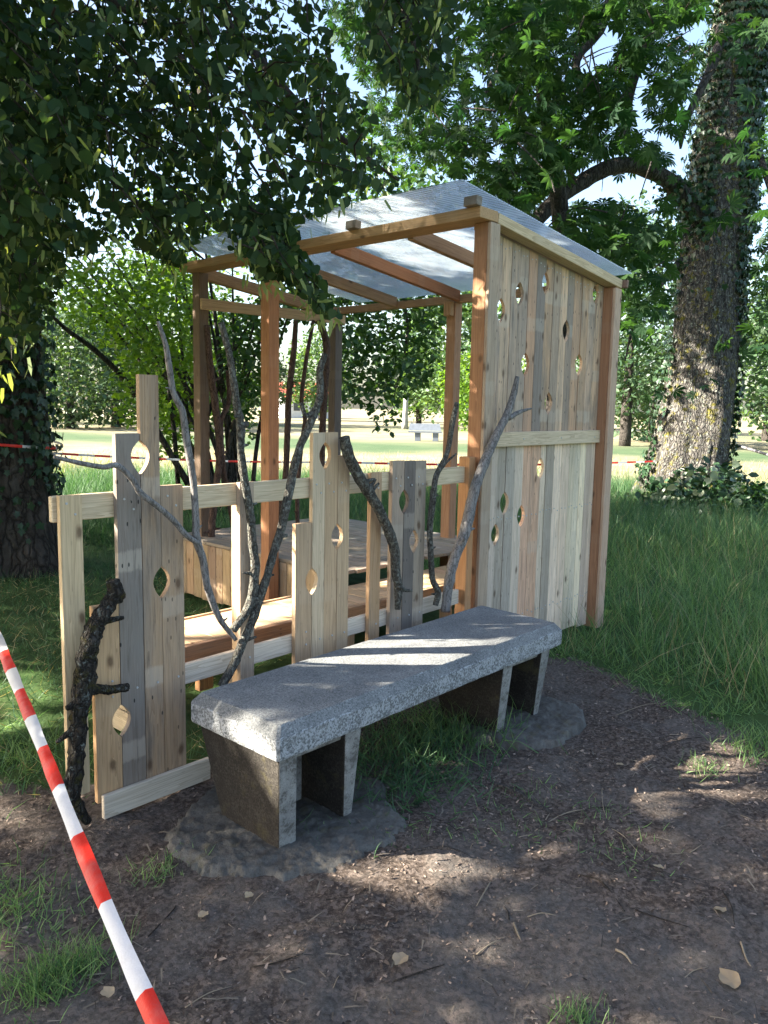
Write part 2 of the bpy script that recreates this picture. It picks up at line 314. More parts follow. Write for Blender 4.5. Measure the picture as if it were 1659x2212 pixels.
# ------------------------------------------------------------------ ground
def axis(c0, c1, step, far, g=1.22):
    a = list(np.arange(c0, c1, step)); s = step; x = c1
    while x < far: a.append(x); s *= g; x += s
    s = step; x = c0 - step; lo = []
    while x > -far: lo.append(x); s *= g; x -= s
    return np.array(lo[::-1] + a)
SOIL = [(-9, 1.0), (-2.75, .9), (-2.3, .30), (-1.9, .10), (.1, .12), (.75, -.25), (.62, -.62), (.42, -1.05), (.25, -1.6), (-.1, -2.2), (-.2, -6), (-9, -6)]
def soil_mask(x, y):
    b = np.zeros(len(x))
    for dx, dy in ((0, 0), (.12, 0), (-.12, 0), (0, .12), (0, -.12), (.09, .09), (-.09, -.09), (.09, -.09), (-.09, .09)): b += inpoly(x + dx, y + dy, SOIL)
    return b / 9
def gz(x, y):
    d = math.hypot(x + 1.3, y + .9); k = max(0., 1 - max(0, d - 4) / 6)
    return k * (.035 * noise.noise(Vector((x * .9, y * .9, 0))) + .020 * noise.noise(Vector((x * 4, y * 4, 3))) + .012 * noise.noise(Vector((x * 13, y * 13, 5))) + .005 * noise.noise(Vector((x * 34, y * 34, 7)))) - .008
ax_ = axis(-4.2, 1.6, .03, 900); ay_ = axis(-3.2, 1.4, .03, 900)
GX, GY = np.meshgrid(ax_, ay_, indexing='ij'); gx, gy = GX.ravel(), GY.ravel()
gzv = np.array([gz(a, b) if abs(a + 1.3) < 11 and abs(b + .9) < 11 else -.008 for a, b in zip(gx, gy)])
na, nb = GX.shape; idx = np.arange(na * nb).reshape(na, nb)
gme = npmesh('ground', np.stack([gx, gy, gzv], 1), np.stack([idx[:-1, :-1], idx[1:, :-1], idx[1:, 1:], idx[:-1, 1:]], -1).reshape(-1, 4), True)
sm = soil_mask(gx, gy); dpt = (gx - CAM[0]) * FH[0] + (gy - CAM[1]) * FH[1]; lat = (gx - CAM[0]) * RH[0] + (gy - CAM[1]) * RH[1]
def sst(x, a, b): t = np.clip((x - a) / (b - a), 0, 1); return t * t * (3 - 2 * t)
wob = np.array([noise.noise(Vector((a * .08, b * .08, 1))) for a, b in zip(gx, gy)]) * 2.5
dd = dpt + wob + lat * .15
field = sst(dd, 15.5, 19); hay = sst(dd, 17, 20) * (1 - sst(dd, 28, 30)) + sst(dd, 37, 41) * (1 - .8 * np.exp(-((dd - 62) / 5) ** 2))
for nm, arr in (('soil', sm), ('field', field), ('hay', np.clip(hay, 0, 1))):
    at = gme.attributes.new(nm, 'FLOAT', 'POINT'); at.data.foreach_set('value', arr.astype(np.float32))
g = put('ground', gme, M_GROUND); g['kind'] = 'structure'

# ------------------------------------------------------------------ wood building helpers
ZUP = np.array([0, 0, 1.])
def setcol(o, c, w=0.): o.color = (*c, w); return o
PINE, PINE2, PALE, LARCH, GREYB, OLD, WHITEB = (.50, .36, .21), (.44, .31, .19), (.56, .45, .31), (.36, .185, .095), (.27, .235, .20), (.15, .13, .12), (.60, .54, .45)
def vary(c, a=.08): k = 1 + random.uniform(-a, a); return tuple(min(.9, q * k * (1 + random.uniform(-a, a) * .3)) for q in c)
def beam(name, p0, p1, w, h, col, parent, wth=.15, side=None):
    """squared timber from p0 to p1: local Z runs along it, w across (side), h along the other axis"""
    p0 = np.array(p0, float); p1 = np.array(p1, float); L = np.linalg.norm(p1 - p0); z = (p1 - p0) / L
    x = np.array(side, float) if side is not None else (np.array([1, 0, 0.]) if abs(z[2]) > .9 else np.cross(ZUP, z)); x = x - z * (x @ z); x /= np.linalg.norm(x); y = np.cross(z, x)
    b = .003; v = []
    for zz, k in ((0, b), (b, 0), (L - b, 0), (L, b)):
        a, c = w / 2 - k, h / 2 - k
        q = b if k == 0 else b * .3
        v += [(a - q, c, zz), (-a + q, c, zz), (-a, c - q, zz), (-a, -c + q, zz), (-a + q, -c, zz), (a - q, -c, zz), (a, -c + q, zz), (a, c - q, zz)]
    f = [tuple(range(7, -1, -1)), tuple(range(24, 32))]
    for i in range(3):
        for k in range(8): f.append((i * 8 + k, i * 8 + (k + 1) % 8, (i + 1) * 8 + (k + 1) % 8, (i + 1) * 8 + k))
    o = put(name, pyd(name, v, f), WOOD, parent); po = Vector(parent['_o']) if parent is not None and '_o' in parent else Vector((0, 0, 0))
    o.matrix_local = Matrix(((x[0], y[0], z[0], p0[0] - po.x), (x[1], y[1], z[1], p0[1] - po.y), (x[2], y[2], z[2], p0[2] - po.z), (0, 0, 0, 1)))
    return setcol(o, col, wth)
def board(name, u0, u1, z0, z1, v, th, col, parent, wth=.4, nl=(), nr=(), z1r=None, tilt=0.):
    """upright board facing -v; leaf-shaped notches (zc, half height, half width) cut into its left and right edges"""
    w = u1 - u0; um = (u0 + u1) / 2; z1r = z1 if z1r is None else z1r; H = z1 - z0; Hr = z1r - z0; pts = [(-w / 2, 0), (w / 2, 0)]
    for zc, hh, hw in sorted(nr):
        for t in np.linspace(-1, 1, 11): pts.append((w / 2 - hw * (1 - t * t) * (1 + .12 * t), zc - z0 + hh * t))
    pts += [(w / 2, Hr), (-w / 2, H)]
    for zc, hh, hw in sorted(nl, reverse=True):
        for t in np.linspace(1, -1, 11): pts.append((-w / 2 + hw * (1 - t * t) * (1 + .12 * t), zc - z0 + hh * t))
    n = len(pts); V = [(x, 0, z) for x, z in pts] + [(x, th, z) for x, z in pts]
    Fc = [tuple(range(n)), tuple(range(2 * n - 1, n - 1, -1))] + [(i, i + n, (i + 1) % n + n, (i + 1) % n) for i in range(n)]
    o = put(name, pyd(name, V, Fc), WOOD, parent); o.location += Vector((um, v, z0)); o.rotation_euler = (0, tilt, 0); return setcol(o, col, wth)

SCREW = None
def screw(p, parent):
    global SCREW
    if SCREW is None: v_, f_ = tube([(0, .002, 0), (0, -.0035, 0)], [.0048, .0042], 8, 1); SCREW = pyd('screw', v_, f_); SCREW.materials.append(M_SCREW)
    o = bpy.data.objects.new('screw', SCREW); COL.objects.link(o); o.location = p; o.parent = parent; o.matrix_parent_inverse = parent.matrix_basis.inverted(); return o
# ------------------------------------------------------------------ the shelter
HF, DU, WV = 2.64, 1.572, 2.84; SL = -.109
def rz(u): return HF + SL * u
sh = thing('shelter', (0, 0, 0), 'tall wooden shelter with clear ribbed roof and board wall pierced by drop shaped holes', 'shelter'); sh['_o'] = [0, 0, 0]
# posts
PO = LARCH
def post(u, v, z0, z1, col, w=.09): return beam('post', (u + w / 2, v + w / 2, z0), (u + w / 2, v + w / 2, z1), w, w, col, sh, .1)
post(0, 0, 0, HF - .062, (.36, .19, .10)); post(DU - .09, 0, 0, rz(DU) - .064, (.33, .18, .105))
post(0, WV - .09, 0, HF - .062, (.20, .15, .115)); post(DU - .09, WV - .09, 0, rz(DU) - .064, (.12, .10, .09))
post(-.225, hit(581, 800, 'u', -.225)[1], 0, HF - .005, (.40, .20, .105)); post(DU - .09, 1.36, 0, rz(DU) - .064, (.36, .22, .14))
# outer faces of the corner posts are covered by pale planks
beam('post_plank', (.045, -.013, 0), (.045, -.013, HF - .064), .092, .022, (.42, .33, .25), sh, .35)
beam('post_plank', (DU - .045, -.013, .0), (DU - .045, -.013, rz(DU) - .066), .092, .022, (.50, .36, .27), sh, .2)
# head beams
beam('front_beam', (-.02, -.024, HF - .03), (-.02, WV + .02, HF - .03), .17, .06, (.44, .285, .15), sh, .15, side=(1, 0, 0))
beam('back_beam', (DU - .04, -.02, rz(DU) - .034), (DU - .04, WV + .02, rz(DU) - .034), .06, .06, (.38, .25, .15), sh, .2, side=(0, 0, 1))
beam('wall_beam', (.07, .02, HF - .034), (DU + .0, .02, rz(DU) - .034), .09, .058, (.58, .47, .31), sh, .2, side=(0, 1, 0))
beam('side_beam', (.06, WV - .045, rz(.1) - .05), (DU - .07, WV - .045, rz(DU) - .05), .06, .09, (.42, .26, .14), sh, .1, side=(0, 1, 0))
for va, vb, c in ((.62, .62, (.36, .25, .17)), (1.30, 1.35, (.34, .16, .085)), (1.98, 2.03, (.42, .28, .17))):
    beam('rafter', (.068, va, rz(.068) - .022), (DU - .075, vb, rz(DU - .07) - .022), .045, .085, c, sh, .15, side=(0, 1, 0))
for va in (.02, .93): beam('batten_end', (-.14, va, HF + .025), (-.09, va, HF + .021), .09, .05, (.22, .19, .165), sh, .5, side=(0, 1, 0))
beam('wall_rafter', (.068, .12, rz(.07) - .03), (DU - .075, .12, rz(DU) - .03), .045, .08, (.40, .27, .17), sh, .2, side=(0, 1, 0))
beam('end_block', (DU + .005, -.02, rz(DU) - .03), (DU + .03, -.02, rz(DU) - .033), .075, .055, (.20, .13, .10), sh, .2, side=(0, 1, 0))
beam('knee_brace', (DU - .12, 1.405, rz(DU) - .17), (DU - .12, 1.405, rz(DU) - .06), .05, .07, (.40, .26, .15), sh, .1)
beam('side_rail', (.0, WV - .115, 2.335), (DU - .0, WV - .115, 2.355), .03, .085, (.56, .41, .26), sh, .1, side=(0, 1, 0))
# ribbed roof sheet
V = []; Fc = []; nv_ = 9; ru = np.linspace(-.30, DU + .08, 14)
for dz in (.052, .058):
    for u_ in ru:
        for v_ in np.linspace(-.05, 2.62, nv_): V.append((u_, v_, rz(u_) + dz + .004 * noise.noise(Vector((u_ * 2, v_ * 2, 0)))))
n1_ = len(ru) * nv_
for i in range(len(ru) - 1):
    for k in range(nv_ - 1): q = i * nv_ + k; Fc += [(q, q + 1, q + nv_ + 1, q + nv_), (n1_ + q, n1_ + q + nv_, n1_ + q + nv_ + 1, n1_ + q + 1)]
for i in range(len(ru) - 1):
    for k in (0, nv_ - 1): q = i * nv_ + k; Fc.append((q, q + nv_, n1_ + q + nv_, n1_ + q))
for k in range(nv_ - 1):
    for i in (0, len(ru) - 1): q = i * nv_ + k; Fc.append((q, q + 1, n1_ + q + 1, n1_ + q))
put('roof_sheet', pyd('roof_sheet', V, Fc), M_SHEET, sh)
# wall boards
PAL_UP = [(.54, .40, .295), (.40, .30, .235), (.66, .48, .34), (.25, .205, .18), (.62, .41, .26), (.46, .35, .27), (.52, .34, .22)]
PAL_LO = [(.76, .64, .50), (.60, .51, .42), (.82, .69, .52), (.44, .38, .325), (.70, .46, .32), (.82, .71, .57)]
def wall_set(bounds, holes, lo, hi, pal, wt):
    for i in range(len(bounds) - 1):
        g_ = random.choice((.001, .0015, .0015, .003)); a, b = bounds[i] + g_, bounds[i + 1] - .0015
        nl = [(z, .072, .043) for u, z in holes if abs(u - bounds[i]) < .012]; nr = [(z, .072, .043) for u, z in holes if abs(u - bounds[i + 1]) < .012]
        t0 = hi if hi else rz(a) - .068; t1 = hi if hi else rz(b) - .068
        bo = board('wall_board', a, b, lo + random.uniform(0, .012) * (1 if not hi else 0) + (0 if hi is None else random.uniform(-.012, .02)), t0, .066 + random.uniform(-.003, .003), .021, vary(random.choice(pal), .1), sh, random.uniform(*wt), nl, nr, t1)
        for zz_ in ((t0 - .05,) if hi is None else (.25, .9)):
            for k in (.28, .72): screw((a + (b - a) * k, bo.location.y, zz_ + random.uniform(-.012, .012)), bo)
HU = [(.253, 2.131), (.443, 2.247), (.729, 2.343), (1.006, 2.075), (1.372, 2.354), (.535, 1.833), (1.188, 1.867), (.175, 1.633), (.827, 1.602)]
HL = [(.765, 1.182), (.365, .985), (.557, .891), (.279, .798)]
wall_set([.092, .175, .253, .35, .443, .535, .63, .729, .827, .919, 1.006, 1.088, 1.188, 1.277, 1.372, 1.48], HU, 1.375, None, PAL_UP, (.45, .95))
wall_set([.092, .145, .194, .279, .365, .463, .557, .647, .765, .827, .924, 1.024, 1.127, 1.2, 1.273, 1.35, 1.425, 1.48], HL, .02, 1.372, PAL_LO, (.1, .6))
wr = beam('wall_rail', (.094, .048, 1.379), (1.478, .048, 1.383), .03, .088, (.60, .50, .36), sh, .15, side=(0, 1, 0))
for u_ in (.2, .5, .95, 1.4): screw((u_, .033, 1.38), wr)
# raised deck: planks run along v
DZ = .485; u = -.125; k = 0
while u < DU + .06:
    w = random.uniform(.085, .125); u2 = min(u + w, DU + .1)
    beam('deck_plank', ((u + u2) / 2, .965 + random.uniform(-.01, .01), DZ - .012 + random.uniform(-.002, .002)), ((u + u2) / 2, WV + .16 + random.uniform(-.01, .01), DZ - .012), u2 - u - .004, .024, vary((.33, .285, .235), .16), sh, random.uniform(.5, 1), side=(1, 0, 0)); u = u2
v = .95
while v < WV + .13:
    w = random.uniform(.075, .135); v2 = min(v + w, WV + .14)
    o = beam('deck_front_board', (-.112, (v + v2) / 2, .01 + random.uniform(0, .02)), (-.112, (v + v2) / 2, DZ - .027), v2 - v - .004, .02, vary((.40, .295, .19), .2), sh, random.uniform(.1, .6), side=(0, 1, 0)); v = v2
u = -.10
while u < DU + .05:
    u2 = u + random.uniform(.08, .13); beam('deck_side_board', ((u + u2) / 2, WV + .135, .01), ((u + u2) / 2, WV + .135, DZ - .027), u2 - u - .004, .02, vary((.36, .28, .19), .2), sh, .5, side=(1, 0, 0)); u = u2
# long low seat behind the fence, short planks across
ST = .40; u = -1.85
while u < .88:
    u2 = min(u + random.uniform(.11, .16), .9)
    beam('seat_plank', ((u + u2) / 2, .545, ST - .012 + random.uniform(-.001, .001)), ((u + u2) / 2, .925, ST - .012), u2 - u - .003, .023, vary((.54, .40, .26), .1), sh, random.uniform(0, .3), side=(1, 0, 0)); u = u2
beam('seat_edge_board', (-1.86, .526, ST - .045), (-.72, .526, ST - .043), .03, .085, (.34, .19, .105), sh, .5, side=(0, 1, 0))
beam('seat_edge_board', (-.715, .526, ST - .045), (.92, .526, ST - .043), .03, .085, (.45, .29, .17), sh, .3, side=(0, 1, 0))
beam('seat_back_strip', (-1.86, .942, ST - .03), (-.13, .942, ST - .03), .022, .075, (.50, .35, .22), sh, .1, side=(0, 1, 0))
for u_ in (-1.80, -1.26, -.45, .5):
    for v_, c in ((.60, (.40, .33, .26)), (.89, (.42, .22, .10))): beam('seat_leg', (u_, v_, 0), (u_, v_, ST - .025), .09, .045, vary(c), sh, .2, side=(1, 0, 0))
for k in range(3): beam('seat_end_board', (-1.875, .53, .06 + k * .115), (-1.875, .94, .06 + k * .115), .02, .108, vary((.50, .42, .29)), sh, .3, side=(1, 0, 0))

# ------------------------------------------------------------------ the fence
fe = thing('picket_fence', (0, 0, 0), 'low fence of uneven upright boards with leaf shaped holes behind the concrete bench', 'fence')
beam('top_rail', (-2.47, .038, 1.178), (-.10, .038, 1.188), .026, .092, (.62, .53, .38), fe, .06, side=(0, 1, 0))
beam('bottom_rail', (-2.0, .038, .458), (-.12, .038, .488), .026, .084, (.62, .56, .48), fe, .1, side=(0, 1, 0))
beam('ground_rail', (-2.335, -.016, .047), (-1.86, -.016, .047), .022, .092, (.60, .56, .48), fe, .12, side=(0, 1, 0))
HS = (.062, .037)
def hole(z): return (z, .064, .036)
pk = [ # u0,u1,z0,top,colour,weather,notches left,right
 (-2.455, -2.375, .12, 1.228, (.56, .45, .29), .12, [], []),
 (-2.345, -2.243, .06, .815, (.52, .36, .21), .2, [], [hole(.355)]),
 (-2.240, -2.143, .085, 1.441, (.235, .205, .18), .95, [hole(.355)], [hole(1.352)]),
 (-2.140, -2.061, .075, 1.657, (.40, .285, .185), .85, [hole(1.352)], [hole(.864)]),
 (-2.058, -1.960, .06, 1.240, (.46, .32, .20), .65, [hole(.864)], []),
 (-1.685, -1.612, .02, 1.232, (.44, .35, .27), .3, [], []),
 (-1.378, -1.281, .04, 1.028, (.45, .33, .215), .2, [], [hole(.752)]),
 (-1.278, -1.203, .03, 1.435, (.56, .46, .33), .2, [hole(.752)], [hole(1.328)]),
 (-1.200, -1.121, .03, 1.436, (.49, .36, .23), .15, [hole(1.328)], [hole(.943)]),
 (-1.118, -1.043, .03, 1.327, (.48, .36, .235), .25, [hole(.943)], []),
 (-.895, -.818, .03, 1.236, (.43, .285, .165), .2, [], []),
 (-.738, -.648, .04, 1.288, (.38, .30, .235), .5, [], [hole(1.076)]),
 (-.645, -.563, .04, 1.285, (.13, .112, .105), .6, [hole(1.076)], [hole(.86)]),
 (-.560, -.474, .04, 1.282, (.36, .295, .23), .7, [hole(.86)], [])]
for i, (a, b, z0_, t, c, w, nl, nr) in enumerate(pk):
    po_ = board('picket', a, b, z0_, t, -.001 + random.uniform(-.002, .002), .023, c, fe, w, nl, nr)
    for zz_ in (1.20, 1.16, .47) if t > 1.15 else (.52, .46):
        uu = a + (b - a) * (.3 if zz_ == 1.2 else .68); screw((uu, po_.location.y, zz_), po_)
beam('end_post', (-.075, .03, 0), (-.075, .03, 1.288), .058, .075, (.44, .24, .115), fe, .1)
beam('picket_batten', (-1.66, .05, .0), (-1.66, .05, 1.13), .03, .05, (.52, .38, .24), fe, .1)

# ------------------------------------------------------------------ branches wired to the fence and shelter
def branch(name, mat, label, limbs, rough=.14, seg=14, group='branches decorating the fence'):
    base = limbs[0][0][-1]; t = thing(name, base, label, 'branch', group); rs = random.Random(len(label)); P0, r0 = limbs[0]; limbs = list(limbs)
    for k in range(5):
        i = rs.randrange(1, len(P0) - 1); f = rs.random(); p = np.array(P0[i]) * (1 - f) + np.array(P0[i + 1]) * f; d = nrm(np.array([rs.uniform(-1, 1), rs.uniform(-.35, .1), rs.uniform(-.2, .9)])); L = r0[i] * rs.uniform(1.5, 3.2)
        limbs.append(([p, p + d * L * .6, p + d * L], [r0[i] * .5, r0[i] * .34, r0[i] * rs.uniform(.12, .26)]))
    for i, (pts, rad) in enumerate(limbs):
        v_, f_ = tube(pts, rad, seg, 10, rough, i + len(label), 26); put('limb' if i == 0 else 'side_limb', pyd(name, v_, f_, True), mat, t)
    return t
def hv(fn, L, v): return [hit(*fn(*q), 'v', v) for q in L]
I = lambda x, y: (x, y)
branch('branch', B_DARK, 'thick black mossy branch with lichen and a side stub at the fence\'s left end', [
    (hv(za, [(625, 170), (640, 240), (590, 320), (520, 440), (490, 560), (465, 720), (440, 900), (430, 1050), (415, 1200), (405, 1350), (440, 1450), (490, 1500)], -.055), [.026, .030, .029, .031, .033, .036, .031, .029, .027, .028, .022, .014]),
    (hv(za, [(460, 780), (540, 770), (620, 770), (710, 758)], -.06), [.022, .018, .016, .013])], .42)
branch('branch', B_GREY, 'pale barkless forked branch reaching left across the grey board', [
    (hv(z5, [(735, -20), (775, 100), (800, 240), (820, 370), (870, 480), (890, 620), (915, 760), (935, 900), (945, 1080), (950, 1190), (985, 1300), (1010, 1450), (1075, 1620), (1165, 1740)], -.04), [.007, .010, .012, .012, .013, .014, .014, .013, .014, .017, .015, .015, .013, .009]),
    (hv(z5, [(160, 730), (300, 762), (430, 785), (510, 778), (590, 850), (640, 930), (730, 1000), (820, 1080), (890, 1160), (955, 1205)], -.06), [.006, .0085, .009, .011, .011, .012, .011, .011, .011, .010])], .1)
branch('branch', B_LICH, 'tall crooked lichen covered branch behind the forked pale one', [
    (hv(z5, [(1085, -15), (1135, 190), (1165, 400), (1190, 560), (1195, 700), (1218, 880), (1245, 1040), (1258, 1200), (1272, 1340), (1245, 1540), (1150, 1690)], -.035), [.013, .014, .015, .018, .016, .018, .018, .018, .020, .021, .015]),
    (hv(z5, [(1195, 560), (1230, 545)], -.04), [.015, .012])], .2)
branch('branch', B_LICH, 'long branch slanting up right from behind the bench with a forked top', [
    ([hit(*z3(830, 850), 'v', -.03), hit(*z3(805, 930), 'v', -.03)] + hv(z3, [(805, 1050), (760, 1180), (700, 1320)], -.035) + hv(z1, [(1060, 30), (1000, 300), (940, 480), (880, 700), (830, 850), (740, 1130), (650, 1330), (560, 1550), (440, 1770)], -.05), [.014, .016, .017, .017, .018, .020, .019, .018, .017, .018, .019, .019, .019, .018]),
    (hv(z3, [(715, 1080), (740, 1140), (800, 1100)], -.03), [.006, .010, .012]),
    (hv(z1, [(1060, 335), (1005, 345)], -.06), [.007, .010])], .16)
branch('branch', B_LICH, 'thick broken off lichened branch leaning across two narrow pickets', [
    (hv(z6, [(520, 345), (545, 440), (600, 560), (670, 670), (720, 760), (770, 870), (800, 970), (805, 1090), (820, 1180), (815, 1295)], -.045), [.026, .027, .027, .027, .026, .026, .025, .023, .022, .015]),
    (hv(z6, [(820, 1170), (860, 1190), (895, 1192)], -.06), [.014, .009, .006])], .16)
branch('branch', B_LICH, 'slim wavy grey branch between the dark picket and corner post', [
    (hv(z6, [(1145, 155), (1120, 260), (1090, 430), (1030, 560), (1010, 700), (995, 850), (1000, 1000), (1010, 1130), (1040, 1200), (1025, 1275)], -.035), [.014, .015, .014, .015, .018, .016, .016, .016, .018, .014]),
    (hv(z6, [(1140, 435), (1090, 480), (1045, 530)], -.035), [.004, .007, .009])], .14)
branch('branch', B_GREY, 'thick grey weathered branch with a pointed stub leaning over the board wall', [
    (hv(z6, [(1478, 10), (1460, 100), (1420, 220), (1350, 360), (1290, 500), (1240, 640), (1190, 860), (1130, 1020), (1100, 1150), (1080, 1310)], -.06), [.014, .019, .022, .025, .029, .030, .031, .028, .027, .026]),
    (hv(z6, [(1555, 185), (1490, 205), (1430, 240)], -.07), [.005, .012, .015])], .14)
# natural stems set upright between side rail and deck
VS = WV - .15
def stem(L, fn, r, label, mat, ext=True):
    P = hv(fn, L, VS)
    if ext: q = P[-1].copy(); q[2] = DZ; q[0] += .0; P.append(q)
    branch('upright_stem', mat, label, [(P, [r * .8] + [r] * (len(P) - 2) + [r * .95])], .12, 8, 'stems along the shelter\'s left side')
stem([(1005, 0), (1025, 250), (1050, 430), (1078, 700), (1055, 900), (1032, 1120)], z5, .030, 'dark brown stem just right of the left front post', B_RED)
stem([(1120, 250), (1128, 420), (1085, 540), (1100, 800), (1150, 1100)], z5, .020, 'bowed reddish stem close behind the left front post', B_RED)
stem([(692, 690), (680, 850), (660, 1020), (652, 1200), (642, 1430), (620, 1560)], z3, .028, 'dark stem with thorn like stubs right of the middle post', B_RED)
stem([(775, 690), (740, 880), (718, 1070), (735, 1150), (718, 1280), (700, 1500)], z3, .020, 'thin kinked stem under the side rail', B_RED)
stem([(800, 690), (835, 800), (832, 950), (818, 1200), (812, 1420)], z3, .032, 'broad stem against the dark back post', B_RED)

# ------------------------------------------------------------------ concrete bench and footings
bl = np.array([-2.09, -.226]); bf = np.array([-2.085, -.732]); br = np.array([-.187, -.692]); bb = np.array([-.167, -.159])
be = thing('concrete_bench', (-1.13, -.45, 0), 'long grey concrete bench with thick chamfered slab on two pedestals', 'bench')
def slab():
    """cast slab with a crisp chamfer, its arrises slightly chipped"""
    cs = [bl, bf, br, bb]; per = []
    for k in range(4):
        p, q = cs[k], cs[(k + 1) % 4]; L = np.linalg.norm(q - p); m = max(6, int(L / .035)); d = (q - p) / L
        for t in [.010 / L] + list(np.linspace(.03 / L, 1 - .03 / L, m)) + [1 - .010 / L]: per.append((p + (q - p) * t, np.array([-d[1], d[0]]), d, t - .5))
    n = len(per); V = []; c0 = sum(cs) / 4; sg = 1 if (c0 - per[3][0]) @ per[3][1] > 0 else -1
    for ri, (ins, z, am) in enumerate(((.012, .374, .002), (.002, .377, .003), (0, .385, .0015), (0, .452, .0015), (.003, .457, .0035), (.027, .487, .0035), (.031, .4895, .001), (.06, .490, .0006))):
        for k, (p, nn, tg, tf_) in enumerate(per):
            j_ = noise.noise(Vector((p[0] * 26, p[1] * 26, ri * 1.7))) * am + noise.noise(Vector((p[0] * 90, p[1] * 90, ri))) * am * .8
            q = p + nn * sg * (ins + abs(j_) * 1.2); q = q - tg * 2 * tf_ * ins; V.append((q[0], q[1], z + j_ * .6))
    Fc = [tuple(range(n - 1, -1, -1)), tuple(range(7 * n, 8 * n))]
    for i in range(7):
        for k in range(n): Fc.append((i * n + k, i * n + (k + 1) % n, (i + 1) * n + (k + 1) % n, (i + 1) * n + k))
    return V, Fc
v_, f_ = slab(); put('slab', pyd('slab', v_, f_), M_SLAB, be)
def pedestal(ut, ub, vt, vb):
    """two tapered panels under a cross web"""
    parts = []
    def hexa(a, b): 
        return (a + b, [(3, 2, 1, 0), (4, 5, 6, 7), (0, 1, 5, 4), (1, 2, 6, 5), (2, 3, 7, 6), (3, 0, 4, 7)])
    for (t0, t1), (b0, b1) in zip(ut, ub):
        parts.append(hexa([(b0, vb[0], .0), (b1, vb[0], .0), (b1, vb[1], .0), (b0, vb[1], .0)], [(t0, vt[0], .374), (t1, vt[0], .374), (t1, vt[1], .374), (t0, vt[1], .374)]))
    a, b = ut[0][1] - .01, ut[1][0] + .01
    parts.append(hexa([(a, vt[0] + .03, .34), (b, vt[0] + .03, .34), (b, vt[1] - .03, .34), (a, vt[1] - .03, .34)], [(a, vt[0] + .02, .373), (b, vt[0] + .02, .373), (b, vt[1] - .02, .373), (a, vt[1] - .02, .373)]))
    parts.append(hexa([(a, -.47, .03), (b, -.47, .03), (b, -.43, .03), (a, -.43, .03)], [(a, -.47, .345), (b, -.47, .345), (b, -.43, .345), (a, -.43, .345)]))
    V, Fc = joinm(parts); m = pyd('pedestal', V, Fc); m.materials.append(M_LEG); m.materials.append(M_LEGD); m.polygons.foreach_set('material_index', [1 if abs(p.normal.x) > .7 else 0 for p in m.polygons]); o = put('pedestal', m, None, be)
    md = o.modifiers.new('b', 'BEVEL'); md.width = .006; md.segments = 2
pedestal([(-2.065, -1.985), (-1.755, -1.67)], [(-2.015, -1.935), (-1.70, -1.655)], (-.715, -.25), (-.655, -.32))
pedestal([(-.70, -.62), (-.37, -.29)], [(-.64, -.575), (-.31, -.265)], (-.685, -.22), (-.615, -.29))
def pad(name, cx_, cy_, rx, ry, top, label, seed):
    """broken poured footing: height field with a crumbling rim"""
    st = .009; nx = int(rx * 2.7 / st); ny = int(ry * 2.7 / st); V = []; keep = {}; Fc = []
    for i in range(nx):
        for k in range(ny):
            x_ = cx_ + (i - nx / 2) * st; y_ = cy_ + (k - ny / 2) * st; dx, dy = (x_ - cx_) / rx, (y_ - cy_) / ry; r = math.hypot(dx, dy) + 1e-6; q = Vector((dx / r * 1.3, dy / r * 1.3, seed))
            e = 1 + .16 * noise.noise(q) + .17 * noise.noise(Vector((x_ * 4, y_ * 4, seed))) + .05 * noise.noise(Vector((x_ * 11, y_ * 11, seed))) + .035 * noise.noise(Vector((x_ * 27, y_ * 27, seed))) + .03 * noise.noise(Vector((x_ * 70, y_ * 70, seed))) - r
            t = max(0., min(1., e / (.10 + .22 * max(0, noise.noise(Vector((x_ * 6, y_ * 6, seed + 9))))))); f_ = t * t * (3 - 2 * t)
            z = -.06 + (top + .06) * f_ + f_ * (.010 * noise.noise(Vector((x_ * 6, y_ * 6, seed))) + .008 * noise.noise(Vector((x_ * 22, y_ * 22, seed))) + .006 * noise.noise(Vector((x_ * 60, y_ * 60, seed))) + .004 * noise.noise(Vector((x_ * 120, y_ * 120, seed)))) - (.02 * max(0, noise.noise(Vector((x_ * 9, y_ * 9, seed + 4)))) * (1 - min(1, e / .35)) if e > 0 else 0)
            keep[(i, k)] = e > -.12; V.append((x_, y_, z))
    for i in range(nx - 1):
        for k in range(ny - 1):
            if keep[(i, k)] or keep[(i + 1, k + 1)]: Fc.append((i * ny + k, (i + 1) * ny + k, (i + 1) * ny + k + 1, i * ny + k + 1))
    m = pyd(name, V, Fc, True); o = put(name, m, M_PAD); tag(o, label, 'footing', 'rough footings under the bench'); return o
pad('concrete_footing', -1.84, -.47,   .48, .43, .014, 'rough edged concrete footing under the near bench pedestal', 3)
pad('concrete_footing', -.40, -.56, .40, .34, .020, 'rough edged concrete footing under the far bench pedestal', 8)

